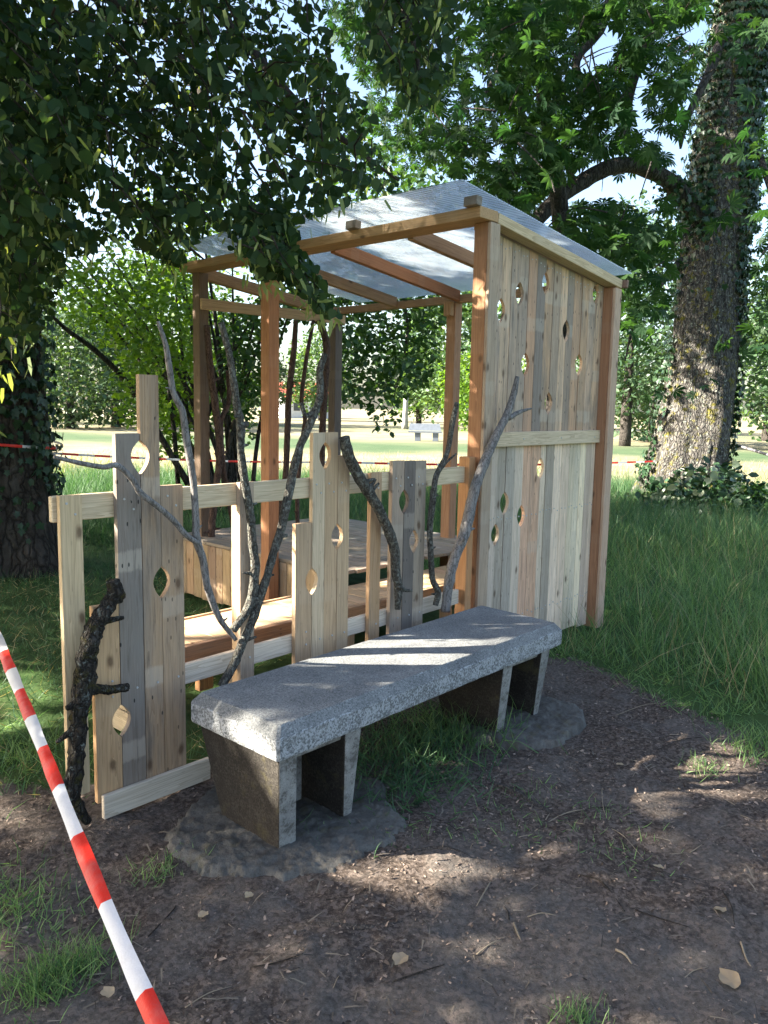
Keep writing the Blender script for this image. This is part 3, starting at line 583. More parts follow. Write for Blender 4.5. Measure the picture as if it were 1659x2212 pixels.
# ------------------------------------------------------------------ leaf templates
LEAF = ([(0, 0, 0), (-.30, .02, .03), (-.47, .30, .07), (-.38, .62, .05), (0, 1.06, -.05), (.38, .62, .05), (.47, .30, .07), (.30, .02, .03), (0, .5, -.03)],
        [(0, 8, 1), (1, 8, 2), (2, 8, 3), (3, 8, 4), (4, 8, 5), (5, 8, 6), (6, 8, 7), (7, 8, 0)])
OVAL = ([(0, 0, 0), (-.30, .35, .05), (-.22, .75, .03), (0, 1, -.06), (.22, .75, .03), (.30, .35, .05)], [(0, 3, 1), (1, 3, 2), (0, 5, 3), (5, 4, 3)])
def palm():
    V = [(0, 0, 0)]; Fc = []
    for a, L in ((-100, .55), (-62, .8), (-30, .95), (0, 1.0), (30, .95), (62, .8), (100, .55)):
        t = math.radians(a); d = np.array([math.sin(t), math.cos(t), 0]); s_ = np.array([math.cos(t), -math.sin(t), 0]); i = len(V)
        V += [tuple(d * L * .62 - s_ * .15 * L + [0, 0, .0]), tuple(d * L + [0, 0, -.18 * L]), tuple(d * L * .62 + s_ * .15 * L), tuple(d * L * .6 + [0, 0, -.05 * L])]
        Fc += [(0, i + 3, i), (i, i + 3, i + 1), (0, i + 2, i + 3), (i + 3, i + 2, i + 1)]
    return V, Fc
PALM = palm()
IVY = ([(0, 0, 0), (-.35, -.08, .02), (-.30, .25, .05), (-.52, .45, .0), (-.2, .62, .04), (0, 1, -.05), (.2, .62, .04), (.52, .45, 0), (.30, .25, .05), (.35, -.08, .02)],
       [(0, 2, 1), (0, 4, 2), (2, 4, 3), (0, 5, 4), (0, 6, 5), (0, 8, 6), (8, 7, 6), (0, 9, 8)])
DIAM = ([(0, 0, 0), (-.34, .5, .06), (0, 1, -.05), (.34, .5, .06)], [(0, 2, 1), (0, 3, 2)])
BLADE = ([(-.5, 0, 0), (.5, 0, 0), (-.42, .4, .03), (.42, .4, .03), (-.25, .75, .14), (.25, .75, .14), (0, 1, .34)], [(0, 1, 3), (0, 3, 2), (2, 3, 5), (2, 5, 4), (4, 5, 6)])
def rdir(n, down=.5, sp=1.): d = RNG.normal(size=(n, 3)) * sp; d[:, 2] = d[:, 2] * .6 - down; return nrm(d)
def rnorm(n, up=.6): d = RNG.normal(size=(n, 3)); d[:, 2] = np.abs(d[:, 2]) + up; return nrm(d)
def tmesh(name, tpl): return npmesh(name, np.array(tpl[0], float), np.array(tpl[1]))
def crown(tree, name, tpl, pos, y, nh, size, mat, singles=0, part='leaf'):
    """the crown: the leaves that show largest are parts of their own, the rest one mass"""
    R = frames(y, nh); n = len(pos); q = pj(pos); ins = (q[:, 0] > -20) & (q[:, 0] < 1680) & (q[:, 1] > -20) & (q[:, 1] < 2230) & (q[:, 2] > .3)
    sc = np.where(ins, np.asarray(size) / np.maximum(q[:, 2], .3), 0); order = np.argsort(-sc); one = order[:singles]; rest = order[singles:]
    m = scatter(name, tpl[0], tpl[1], pos[rest], R[rest], np.asarray(size)[rest]); o = put(name, m, mat, tree); o['kind'] = 'stuff'
    if singles:
        me = tmesh(part, tpl); me.materials.append(mat); po = np.array(tree['_o'])
        for i in one:
            l = bpy.data.objects.new(part, me); COL.objects.link(l); l.parent = tree; p = pos[i] - po; r = R[i] * float(np.asarray(size)[i])
            l.matrix_local = Matrix(((r[0, 0], r[0, 1], r[0, 2], p[0]), (r[1, 0], r[1, 1], r[1, 2], p[1]), (r[2, 0], r[2, 1], r[2, 2], p[2]), (0, 0, 0, 1)))
    return o
def sample_poly(poly, n, d0, d1, pad_=0):
    P = np.array(poly); lo = P.min(0); hi = P.max(0); X = []; 
    while sum(map(len, X)) < n:
        q = RNG.uniform(lo, hi, (n * 2, 2)); X.append(q[inpoly(q[:, 0], q[:, 1], poly)])
    q = np.vstack(X)[:n]; d = RNG.uniform(d0, d1, n); return CAM + (FW + RR * ((q[:, :1] - CX) / F_PX) - UU * ((q[:, 1:] - CY) / F_PX)) * d[:, None]
def clumps(poly, nc, d0, d1, per, spread, polys=None):
    c = sample_poly(poly, nc, d0, d1); p = np.repeat(c, per, 0) + RNG.normal(size=(nc * per, 3)) * spread
    q = pj(p); ok = inpoly(q[:, 0], q[:, 1], poly); return p[ok]

# ------------------------------------------------------------------ lime tree on the left: ivy-clad trunk, drooping sprays over the shelter, added unseen crown leaves shading the place
T0 = ad(-3.62, 7.35); lime = thing('lime_tree', T0, 'big lime tree with ivy clad trunk on the left and drooping dark leaves overhead', 'tree')
def trunk_mesh(pts, rad, segs, rough, seed, flare=0, freq=1.2):
    P = catmull(pts, 12); r = np.interp(np.linspace(0, len(pts) - 1, len(P)), range(len(pts)), rad); V = []; Fc = []
    for i, p in enumerate(P):
        hgt = max(0, p[2] - P[0][2])
        for k in range(segs):
            a = 2 * math.pi * k / segs; d = Vector((math.cos(a), math.sin(a), 0)); b = math.exp(-hgt / .5) * flare * (.5 + .5 * math.sin(a * 5 + seed) + .35 * math.sin(a * 3 + seed * 2))
            q = r[i] * (1 + rough * noise.noise(Vector((d.x * 1.6, d.y * 1.6, hgt * freq * .5 + seed))) + rough * .45 * noise.noise(Vector((d.x * 7, d.y * 7, hgt * freq * 1.5 + seed))) + rough * .16 * noise.noise(Vector((d.x * 22, d.y * 22, hgt * 9)))) + b
            V.append((p[0] + d.x * q, p[1] + d.y * q, p[2]))
    for i in range(len(P) - 1):
        for k in range(segs): k2 = (k + 1) % segs; Fc.append((i * segs + k, i * segs + k2, (i + 1) * segs + k2, (i + 1) * segs + k))
    return V, Fc
def trunk_at(V, segs, zmin, zmax, n, angfn=None):
    """random points on a trunk's skin with outward normals"""
    A = np.array(V).reshape(-1, segs, 3); zs = A[:, 0, 2]; out = []; nn = []
    while len(out) < n:
        z = random.uniform(zmin, zmax); a = random.random()
        if angfn and random.random() > angfn(a * 2 * math.pi, z): continue
        i = int(np.clip(np.searchsorted(zs, z), 1, len(zs) - 1)); k = int(a * segs) % segs; p = A[i, k]; c = A[i].mean(0); d = p - c; d[2] = 0
        out.append(p + RNG.normal(size=3) * .02); nn.append(d / np.linalg.norm(d))
    return np.array(out), np.array(nn)
v_, f_ = trunk_mesh([T0 + [0, 0, -.1], T0 + [0, 0, .5], T0 + [.03, 0, 1.6], T0 + [.0, .05, 3.5], T0 + [-.1, .1, 7]], [.56, .50, .44, .42, .36], 64, .10, 2, .22); put('trunk', pyd('trunk', v_, f_, True), B_TREE, lime)
lp, ln_ = trunk_at(v_, 64, .25, 6, 5200, lambda a, z: (1. if z > 1.15 + .5 * math.sin(a * 2) else .18) * (1 if (math.cos(a) * -FH[0] + math.sin(a) * -FH[1]) > -.35 else 0))
n = len(lp); lp = lp + ln_ * RNG.uniform(.01, .11, (n, 1)); yd = nrm(np.tile([0, 0, -1.], (n, 1)) + RNG.normal(size=(n, 3)) * .45 + ln_ * .2)
crown(lime, 'ivy', IVY, lp, yd, nrm(ln_ + RNG.normal(size=(n, 3)) * .35), RNG.uniform(.045, .095, n), L_IVY, 120, 'ivy_leaf')
M1 = [(-250, -250), (700, -250), (690, 0), (720, 90), (765, 170), (800, 240), (840, 310), (872, 400), (850, 425), (760, 440), (690, 470), (640, 490), (600, 520), (520, 530), (470, 500), (420, 520), (400, 590), (330, 560), (250, 520), (150, 570), (110, 690), (60, 800), (-250, 860)]
MS = [(520, 440), (660, 430), (650, 490), (640, 545), (690, 590), (738, 695), (700, 690), (655, 640), (610, 600), (560, 610), (540, 560), (500, 540)]
M2 = [(785, -150), (1010, -150), (995, 60), (985, 150), (935, 235), (890, 260), (850, 215), (815, 170), (790, 90)]
limbs = []; SP = []
def droop(p0, dirv, L, n=7, sag=.5):
    P = [np.array(p0)]; d = np.array(dirv, float)
    for i in range(n): d = d + np.array([0, 0, -sag / n]); d /= np.linalg.norm(d); P.append(P[-1] + d * L / n + RNG.normal(size=3) * .012)
    return P
def masked(P, polys):
    q = pj(P); ok = np.zeros(len(q), bool)
    for poly in polys: ok |= inpoly(q[:, 0], q[:, 1], poly)
    outside = (q[:, 0] < -10) | (q[:, 1] < -10) | (q[:, 2] < .2)
    return ok | outside
LIT = [  # sunlit places (polygon in u,v ; height of the lit surface): leaves are left out along the sun line to light them
    ([(-1.95, .5), (-.6, .5), (-.5, .98), (-1.95, .98)], .40), ([(-1.70, -.12), (-1.05, -.12), (-.50, -.75), (-1.30, -.75)], .49), ([(-.92, -.22), (-.85, -.2), (-.65, -.40), (-.72, -.42)], .49),
    ([(-2.1, -1.0), (-1.75, -.82), (-1.30, -1.12), (-1.58, -1.40)], 0), ([(-.85, -1.30), (-.3, -1.15), (.3, -1.62), (-.35, -1.78)], 0), ([(-2.4, 1.0), (-2.0, .9), (-1.6, 1.8), (-1.95, 2.0)], 0), ([(-2.9, .2), (-2.6, .1), (-2.35, .7), (-2.7, .8)], 0),
    ([(-3.4, -1.0), (-3.1, -1.2), (-2.8, -1.0), (-3.1, -.75)], 0), ([(0, .4), (.5, .4), (.5, 1.0), (0, 1.0)], .45), ([(-.2, 0.), (.1, 0), (.1, .12), (-.2, .12)], 2.2), ([(-.3, .25), (.9, .35), (1.2, 1.5), (-.1, 1.15)], 2.65)]
def sun_free(P):
    k = np.zeros(len(P), bool)
    for poly, z in LIT:
        t = (P[:, 2] - z) / SD[2]; k |= (t > 0) & inpoly(P[:, 0] - SD[0] * t, P[:, 1] - SD[1] * t, poly)
    return ~k
lpos = []; lyd = []; lsz = []; bpos = []; byd = []; twigs = []
for poly, ns, d0, d1 in ((M1, 600, 3.0, 7.4), (M2, 70, 3.4, 5.4), (MS, 44, 3.3, 3.8), ([(-100, 300), (130, 300), (110, 640), (60, 760), (-100, 800)], 40, 4.6, 6.0), ([(-100, 0), (260, 0), (180, 420), (-100, 520)], 45, 2.6, 4)):
    for c in sample_poly(poly, ns, d0, d1):
        dv = nrm(RH * random.uniform(-.2, .9) - FH * random.uniform(-.4, .6) + np.array([0, 0, random.uniform(-.5, .15)])); L = random.uniform(.45, 1.0)
        P = droop(c - dv * L * .4, dv, L, 8, .9); Q = catmull(P, 3); okq = masked(Q, [poly])
        if okq[:3].all(): twigs.append(tube(P[:max(3, int(okq.sum() / 3))], np.linspace(.005, .0018, max(3, int(okq.sum() / 3))), 4, 1))
        for i in range(1, len(Q)):
            if okq[i]:
                for _ in range(1 + (random.random() < .35)):
                    lpos.append(Q[i] + RNG.normal(size=3) * .03); lyd.append(nrm((Q[i] - Q[i - 1]) * 4 + RNG.normal(size=3) * .55 + np.array([0, 0, -.45]))); lsz.append(random.uniform(.030, .064))
                if random.random() < .35: bpos.append(Q[i] + RNG.normal(size=3) * .03 + [0, 0, -.02]); byd.append(nrm(np.array([0, 0, -1.]) + RNG.normal(size=3) * .4))
lpos = np.array(lpos); lyd = np.array(lyd); lsz = np.array(lsz); ok = masked(lpos + lyd * lsz[:, None] * .8, [M1, M2, MS, [(-100, 300), (130, 300), (110, 650), (60, 780), (-100, 820)]])
ok &= sun_free(lpos); lpos, lyd, lsz = lpos[ok], lyd[ok], lsz[ok]
crown(lime, 'foliage', LEAF, lpos, lyd, nrm(-FH * .5 + RNG.normal(size=(len(lpos), 3)) * .8 + [0, 0, .5]), lsz, L_LIME, 300)
bpos = np.array(bpos); byd = np.array(byd); bt = ([(-.1, 0, 0), (.1, 0, 0), (.12, .6, .05), (0, 1, .1), (-.12, .6, .05)], [(0, 1, 2), (0, 2, 4), (4, 2, 3)])
o = put('bracts', scatter('bracts', bt[0], bt[1], bpos, frames(byd, rdir(len(bpos), 0)), RNG.uniform(.04, .075, len(bpos))), L_BRACT, lime); o['kind'] = 'stuff'
# limbs: from the trunk out over the shelter and towards the sun side
LB = [([T0 + [0, 0, 4.4], dep(60, -60, 6.6), dep(330, 60, 5.6), dep(450, 230, 5.0), dep(540, 350, 4.5), dep(600, 450, 4.0)], [.10, .05, .024, .016, .009, .003]),
      ([T0 + [0, 0, 5.2], dep(250, -200, 6.0), dep(500, 60, 5.2), dep(640, 220, 4.7), dep(780, 330, 4.3), dep(860, 390, 4.1)], [.10, .06, .034, .024, .014, .005]),
      ([T0 + [0, 0, 3.6], dep(30, 200, 6.8), dep(180, 330, 6.2), dep(330, 470, 5.6), dep(440, 560, 5.2)], [.08, .05, .03, .018, .006]),
      ([T0 + [0, 0, 5.5], dep(600, -320, 5.5), dep(800, -120, 4.6), dep(890, 80, 4.2), dep(910, 230, 4.0)], [.10, .05, .025, .014, .005]),
      ([T0 + [0, 0, 4.8], T0 + [-2, -.6, 6.2], T0 + [-4.2, -.8, 6.4], T0 + [-6.2, -1.6, 5.2]], [.16, .12, .07, .02]),
      ([T0 + [0, 0, 4.2], T0 + [-1.6, -1.8, 5.4], T0 + [-3.4, -3.0, 5.2], T0 + [-4.8, -4.2, 4.0]], [.15, .10, .06, .02]),
      ([T0 + [0, 0, 5.6], T0 + [-1.8, 1.2, 7.0], T0 + [-4.4, 2.2, 7.4], T0 + [-7, 2.6, 6.4]], [.16, .12, .07, .02])]
V, Fc = joinm([tube(p, r, 8, 6, .1, i) for i, (p, r) in enumerate(LB)] + twigs); put('branches', pyd('branches', V, Fc, True), B_TWIG, lime)
# unseen crown leaves added to shade the clearing, gaps left for sun flecks
n = 72000; tu = RNG.uniform(-4.6, 8.5, n); tv = RNG.uniform(-4.2, 7.4, n); tz = RNG.uniform(2.8, 7.2, n)
cl = np.array([noise.noise(Vector((a * .9, b * .9, c * .5))) for a, b, c in zip(tu, tv, tz)]); keep = cl > -.42
pos = np.stack([tu, tv, 0 * tu], 1) + SD * (tz / SD[2])[:, None]
keep &= sun_free(pos)
q = pj(pos); inf = (q[:, 2] > .1) & (q[:, 0] > -60) & (q[:, 0] < 1720) & (q[:, 1] > -60) & (q[:, 1] < 2280); keep &= ~inf
keep &= np.linalg.norm(pos[:, :2] - CAM[:2], axis=1) > 1.6
pos = pos[keep]; n = len(pos)
o = put('unseen_shade_foliage', scatter('unseen_shade_foliage', DIAM[0], DIAM[1], pos, frames(rdir(n, .5), rnorm(n, .3)), RNG.uniform(.12, .19, n)), L_LIME, lime); o['kind'] = 'stuff'

# unseen lime leaves added above the frame to keep sun off the chestnut
up = sample_poly([(905, -80), (1560, -80), (1475, 330), (1400, 700), (1200, 520), (930, 360)], 7500, 9, 14) + SD * RNG.uniform(5, 9.5, (7500, 1))
q = pj(up); up = up[((q[:, 0] < -20) | (q[:, 1] < -30)) & sun_free(up)]; n = len(up)
o = put('unseen_high_shade_foliage', scatter('unseen_high_shade_foliage', DIAM[0], DIAM[1], up, frames(rdir(n, .5), rnorm(n, .3)), RNG.uniform(.12, .2, n)), L_LIME, lime); o['kind'] = 'stuff'

# ------------------------------------------------------------------ horse chestnut on the right
C0 = ad(5.42, 14.3); chest = thing('chestnut_tree', C0, 'massive horse chestnut with flaking mossy sunlit trunk and arching limb on the right', 'tree')
cp = [C0 + [0, 0, -.15], C0 + [0, 0, .6], dep(1508, 850, 14.3), dep(1528, 650, 14.3), dep(1552, 430, 14.3), dep(1580, 200, 14.3), dep(1612, -60, 14.3), dep(1640, -400, 14.3)]
cv, cf = trunk_mesh(cp, [.74, .66, .60, .54, .53, .50, .46, .4], 110, .13, 5, .34); put('trunk', pyd('trunk', cv, cf, True), B_TRUNK, chest)
CL = [([dep(1540, 520, 14.2), dep(1490, 440, 13.9), dep(1440, 388, 13.6), dep(1375, 358, 13.3), dep(1315, 362, 13.0), dep(1250, 398, 12.8), dep(1200, 432, 12.6), dep(1150, 485, 12.4), dep(1060, 560, 12.0), dep(960, 640, 11.6)], [.20, .16, .145, .135, .13, .13, .125, .115, .08, .04]),
      ([dep(1590, -60, 14.2), dep(1495, 0, 13.6), dep(1420, 58, 13.0), dep(1380, 140, 12.6), dep(1360, 205, 12.3), dep(1352, 275, 12.0), dep(1330, 300, 11.8)], [.16, .12, .10, .085, .07, .05, .02]),
      ([dep(1500, -250, 14), dep(1322, 0, 13), dep(1295, 65, 12.6), dep(1245, 130, 12.2), dep(1255, 200, 12), dep(1215, 275, 11.7), dep(1150, 330, 11.4)], [.15, .10, .085, .07, .06, .04, .015]),
      ([dep(1560, 60, 14.1), dep(1545, 125, 13.6), dep(1520, 180, 13.2), dep(1485, 255, 12.8), dep(1470, 320, 12.5)], [.10, .08, .07, .05, .02]),
      ([dep(1300, 60, 12.5), dep(1180, 40, 12), dep(1100, 110, 11.6), dep(1050, 200, 11.2), dep(1000, 230, 11)], [.06, .05, .04, .03, .01]),
      ([dep(1240, 400, 12.8), dep(1210, 330, 12.3), dep(1130, 290, 11.8), dep(1040, 330, 11.4)], [.06, .05, .035, .01]),
      ([dep(1470, 560, 13.8), dep(1410, 640, 13), dep(1370, 700, 12.6), dep(1350, 780, 12.3)], [.05, .035, .025, .01]),
      ([dep(1640, 330, 13.9), dep(1680, 480, 12.8), dep(1640, 560, 12)], [.06, .04, .01])]
tw = [tube(p, r, 10, 6, .14, i) for i, (p, r) in enumerate(CL)]
CP1 = [(905, -80), (1560, -80), (1500, 150), (1475, 330), (1465, 560), (1430, 700), (1400, 810), (1375, 780), (1345, 700), (1330, 610), (1200, 520), (1060, 430), (1010, 400), (930, 360), (880, 300), (905, 190), (990, 130)]
CP2 = [(1610, -50), (1750, -50), (1750, 900), (1650, 880), (1630, 600)]
p1 = clumps(CP1, 330, 9.0, 13.6, 17, .27); p2 = np.vstack([clumps(CP2, 75, 13, 17, 14, .35), clumps([(690, -60), (930, -60), (960, 380), (880, 420), (800, 330), (740, 200)], 105, 12, 16, 13, .32)]); p3 = []
for x, y, d in ((1600, 330, 9), (1625, 300, 9.2), (1530, 470, 9.5), (1650, 60, 8.5), (1600, 40, 9), (1560, 110, 9), (1640, 470, 9), (1650, 720, 9), (1620, 760, 9.2), (1470, 850, 11), (1290, 640, 11), (1330, 560, 11), (1400, 300, 10), (1260, 470, 10.5), (1180, 380, 10.5), (1210, 330, 10.5), (1290, 300, 10), (1640, 250, 8.8), (1645, 380, 8.8)):
    p3.append(dep(x, y, d) + RNG.normal(size=(7, 3)) * [.22, .22, .12])
p3 = np.vstack(p3)
# off-frame top of the crown
p4 = clumps([(850, -900), (2200, -900), (2200, -80), (900, -80)], 160, 10, 15, 12, .45)
shade = []  # leaf clumps added towards the sun to shade and dapple the trunk
for k_ in range(120):
    tp = C0 + [0, 0, random.uniform(3.1, 9) if k_ > 12 else random.uniform(.2, 3.2)] + SD * random.uniform(2.4, 6.5) + RNG.normal(size=3) * .35; shade.append(tp + RNG.normal(size=(13, 3)) * .26)
p2 = np.vstack([p2] + shade)
cpos = np.vstack([p1, p2, p3, p4]); n = len(cpos); yd = RNG.normal(size=(n, 3)) * [1, 1, .35] + [0, 0, -.45]
LIMB = [(1135, 510), (1160, 435), (1240, 365), (1320, 330), (1400, 338), (1475, 400), (1505, 475), (1440, 432), (1370, 395), (1312, 400), (1252, 436), (1195, 495)]
hole_ = pj(cpos); limb_free = ~(inpoly(hole_[:, 0], hole_[:, 1], LIMB) & (hole_[:, 2] < 13.4))
gap = np.array([noise.noise(Vector((a / 90, b / 90, 4.2))) for a, b in hole_[:, :2]]); ok = (gap < .30) | (np.arange(n) >= n - len(p3) - len(p4)); ok &= limb_free; cpos, yd = cpos[ok], yd[ok]; n = len(cpos)
crown(chest, 'foliage', PALM, cpos, yd, rnorm(n, .7), RNG.uniform(.09, .23, n), L_CHEST, 300)
for i in range(150):
    p = p1[random.randrange(len(p1))]; dv = nrm(RNG.normal(size=3) + [0, 0, .3]); tw.append(tube([p - dv * .45 + [0, 0, .12], p - dv * .2 + [0, 0, .07], p], [.012, .008, .004], 5, 2))
V, Fc = joinm(tw); put('branches', pyd('branches', V, Fc, True), B_TREE, chest)
def chest_ivy(a, z):
    r = math.cos(a) * RH[0] + math.sin(a) * RH[1]; f = -(math.cos(a) * FH[0] + math.sin(a) * FH[1])
    if f < -.3: return 0
    k = .0
    if r > .86 - max(0, z - 2.4) * .22: k = 1
    if r < -.93 and z > .3: k = .5
    if z > 4.6 and r < -.45: k = max(k, .8)
    if z > 3.5 and k == 0: k = .03
    return k
ip, inn = trunk_at(cv, 110, .2, 9, 5200, chest_ivy); n = len(ip); ip = ip + inn * RNG.uniform(.01, .13, (n, 1))
# ivy along the limb's root
lr = np.array([CL[0][0][0] * (1 - t) + CL[0][0][1] * t if t < 1 else CL[0][0][1] * (2 - t) + CL[0][0][2] * (t - 1) for t in RNG.uniform(0, 1.7, 700)]) + RNG.normal(size=(700, 3)) * .14
ip = np.vstack([ip, lr]); inn = np.vstack([inn, nrm(RNG.normal(size=(700, 3)) - FH)]); n = len(ip)
crown(chest, 'ivy', IVY, ip, nrm(np.tile([0, 0, -1.], (n, 1)) + RNG.normal(size=(n, 3)) * .5), nrm(inn + RNG.normal(size=(n, 3)) * .35), RNG.uniform(.06, .12, n), L_IVY, 0)

# ------------------------------------------------------------------ trees behind
def backtree(name, label, base, polys, mat, tpl, size, trunk, bark=B_TREE, singles=0, extra=None):
    t = thing(name, base, label, 'tree'); P = np.vstack([clumps(*a) for a in polys]); n = len(P)
    crown(t, 'foliage', tpl, P, RNG.normal(size=(n, 3)) * [1, 1, .5] + [0, 0, -.5], rnorm(n, .4), RNG.uniform(size[0], size[1], n), mat, singles)
    V, Fc = joinm([tube(p, r, 8, 5, .12, i) for i, (p, r) in enumerate(trunk)]); put('trunk', pyd('trunk', V, Fc, True), bark, t); return t
bD = hit(1190, 1085, 'z', 0)
backtree('maple_tree', 'dark leaved tree hanging its branches behind the shelter\'s open side', ad(2.6, 12.2),
    [([(560, 560), (760, 560), (1000, 540), (1000, 700), (960, 700), (940, 790), (930, 820), (880, 850), (860, 900), (845, 945), (815, 930), (790, 880), (745, 860), (725, 780), (700, 700), (560, 690)], 250, 9.0, 11.5, 22, .20),
     ([(480, 640), (640, 640), (600, 760), (560, 880), (545, 960), (500, 900), (470, 760)], 90, 9.5, 11.5, 20, .2), ([(700, 250), (900, 330), (1020, 400), (1000, 560), (700, 560)], 110, 9.5, 12, 18, .3), ([(1000, 640), (1040, 640), (1030, 830), (1012, 840)], 8, 9, 10, 14, .12)], L_DARK, OVAL, (.07, .115),
    [([ad(2.6, 12.2, -.1), ad(2.6, 12.2, 2), ad(2.5, 12, 4.2), ad(2.0, 11.5, 6)], [.2, .17, .14, .06]), ([ad(2.5, 12, 3.6), dep(980, 620, 11), dep(860, 600, 10.5), dep(760, 640, 10.2), dep(620, 660, 10.2)], [.08, .06, .045, .03, .015]), ([dep(860, 600, 10.5), dep(880, 720, 10.2), dep(850, 860, 9.9)], [.03, .02, .006])])
hz = thing('hazel_bush', ad(-2.3, 10.6), 'bright sunlit hazel bush with many dark stems left of the shelter', 'bush')
P = np.vstack([clumps([(150, 560), (420, 560), (440, 700), (430, 760), (420, 830), (390, 880), (350, 900), (300, 930), (255, 900), (240, 830), (255, 770), (150, 700), (120, 640)], 210, 8.8, 12.0, 24, .22), clumps([(400, 620), (560, 640), (560, 930), (520, 970), (410, 960), (350, 930)], 130, 10.8, 13.0, 20, .25), clumps([(250, 400), (560, 400), (560, 600), (200, 600)], 90, 9.5, 12.5, 20, .3), clumps([(300, 860), (420, 860), (410, 990), (330, 990)], 50, 10.4, 12, 18, .2)])
n = len(P); crown(hz, 'foliage', OVAL, P, RNG.normal(size=(n, 3)) * [1, 1, .4] + [0, 0, -.4], rnorm(n, .5), RNG.uniform(.06, .105, n), L_HAZEL, 300)
st = []
for i in range(18):
    b = ad(-2.3 + random.uniform(-.45, .45), 10.8 + random.uniform(-.3, .5)); a = random.uniform(-1.5, 1.0); st.append(tube([b, b + RH * a * .25 + [0, 0, 1.2], b + RH * a * .8 + [0, 0, 2.4], b + RH * a * 1.6 + [0, 0, 3.6]], [.035, .03, .022, .008], 6, 4, .1, i))
st.append(tube([ad(-2.6, 10.5, .5), dep(288, 847, 10.3), dep(215, 765, 10), dep(132, 702, 9.7), dep(80, 640, 9.5)], [.05, .045, .035, .025, .01], 6, 4, .1, 31))
V, Fc = joinm(st); put('stems', pyd('stems', V, Fc, True), B_TREE, hz)
def far_tree(name, label, a, d, h, w, mat, n, trunk_h=1.5, shape=1.0, bark=B_TREE, fs=.35, z0=None):
    b = ad(a, d); t = thing(name, b, label, 'tree', 'trees beyond the mown field'); nc = n // 16
    u_ = RNG.normal(size=(nc, 3)); u_ = nrm(u_) * RNG.uniform(.45, 1, (nc, 1)) ** .5; z = (u_[:, 2] * .5 + .5)
    c = b + np.stack([u_[:, 0] * w, u_[:, 1] * w, (z0 if z0 is not None else trunk_h * .6) + z * (h - trunk_h * .6)], 1); wd_ = (1 - shape * .5 * z)[:, None]; c[:, :2] = b[:2] + (c[:, :2] - b[:2]) * wd_
    P = np.repeat(c, 16, 0) + RNG.normal(size=(nc * 16, 3)) * w * .13; P = P[P[:, 2] > .05]; m_ = len(P)
    o = put('foliage', scatter('foliage', OVAL[0], OVAL[1], P, frames(rdir(m_, .4), rnorm(m_, .4)), RNG.uniform(fs * .6, fs * 1.2, m_)), mat, t); o['kind'] = 'stuff'
    v_, f_ = tube([b + [0, 0, -.1], b + [0, 0, trunk_h], b + [.2, 0, h * .6]], [w * .07 + .05, w * .06 + .04, .04], 8, 4, .1, a); put('trunk', pyd('trunk', v_, f_, True), bark, t)
def aX(x, d): return (x - CX) / F_PX * d
for (nm, lb, x, d, h, w, m_, n_, th, shp, fs) in [
    ('far_tree', 'tall pale green tree seen between the back posts', 965, 75, 13, 5.0, L_FAR, 5200, 2.5, .5, .5),
    ('far_tree', 'round light green tree above the distant bench', 900, 82, 8.5, 4.2, L_FAR, 3600, 2, .4, .5),
    ('far_tree', 'yellow green bush right of the distant bench', 1012, 60, 6.0, 2.6, L_HAZEL, 2400, .6, .3, .35),
    ('far_tree', 'green tree behind the house\'s right side', 690, 95, 10, 4.5, L_FAR, 3600, 1.6, .4, .5),
    ('far_tree', 'dark narrow conifer left of the white house', 585, 92, 8, 2.2, L_FARD, 2000, .6, .9, .4),
    ('far_tree', 'grey green tree behind the board wall\'s right edge', 1345, 38, 11, 3.4, L_FARD, 6400, 2.6, .3, .3),
    ('far_tree', 'dark bushy tree between wall and chestnut trunk', 1400, 44, 5.5, 3.2, L_FARD, 4200, .5, .3, .3),
    ('far_tree', 'light green tree right of the chestnut trunk', 1650, 50, 9, 4.5, L_FAR, 5000, 1.2, .3, .35),
    ('far_tree', 'dark tree at the far right edge', 1700, 36, 10, 3.5, L_FARD, 4600, 1.8, .3, .3),
    ('far_tree', 'dark hedge tree left across the field', 150, 48, 7, 4.2, L_FARD, 5200, .5, .3, .35),
    ('far_tree', 'dark spreading tree beside the left hedge tree', 250, 52, 8, 4.6, L_FARD, 5200, .5, .3, .35),
    ('far_tree', 'tall mid green tree above the left hedge', 60, 60, 13, 5.5, L_FAR, 4400, 1.2, .3, .5),
    ('far_tree', 'tall tree behind the hazel bush', 370, 66, 14, 6, L_FAR, 4600, 1.2, .3, .5),
    ('far_tree', 'low dark hedge below the hazel bush', 420, 70, 6, 6, L_FARD, 3200, .4, .2, .45),
    ('far_tree', 'broad tree behind the board wall', 1180, 66, 12, 7, L_FAR, 4200, 1.0, .3, .5)]:
    far_tree(nm, lb, aX(x, d), d, h, w, m_, n_, th, shp, fs=fs)
b = ad(aX(871, 62), 62); t = thing('bare_trunk', b, 'pale bare tree trunk standing behind the distant bench', 'tree'); v_, f_ = tube([b, b + [0, 0, 1.2], b + [.05, 0, 2.4]], [.27, .22, .2], 8, 3, .1); put('trunk', pyd('trunk', v_, f_, True), M_PALEB, t)
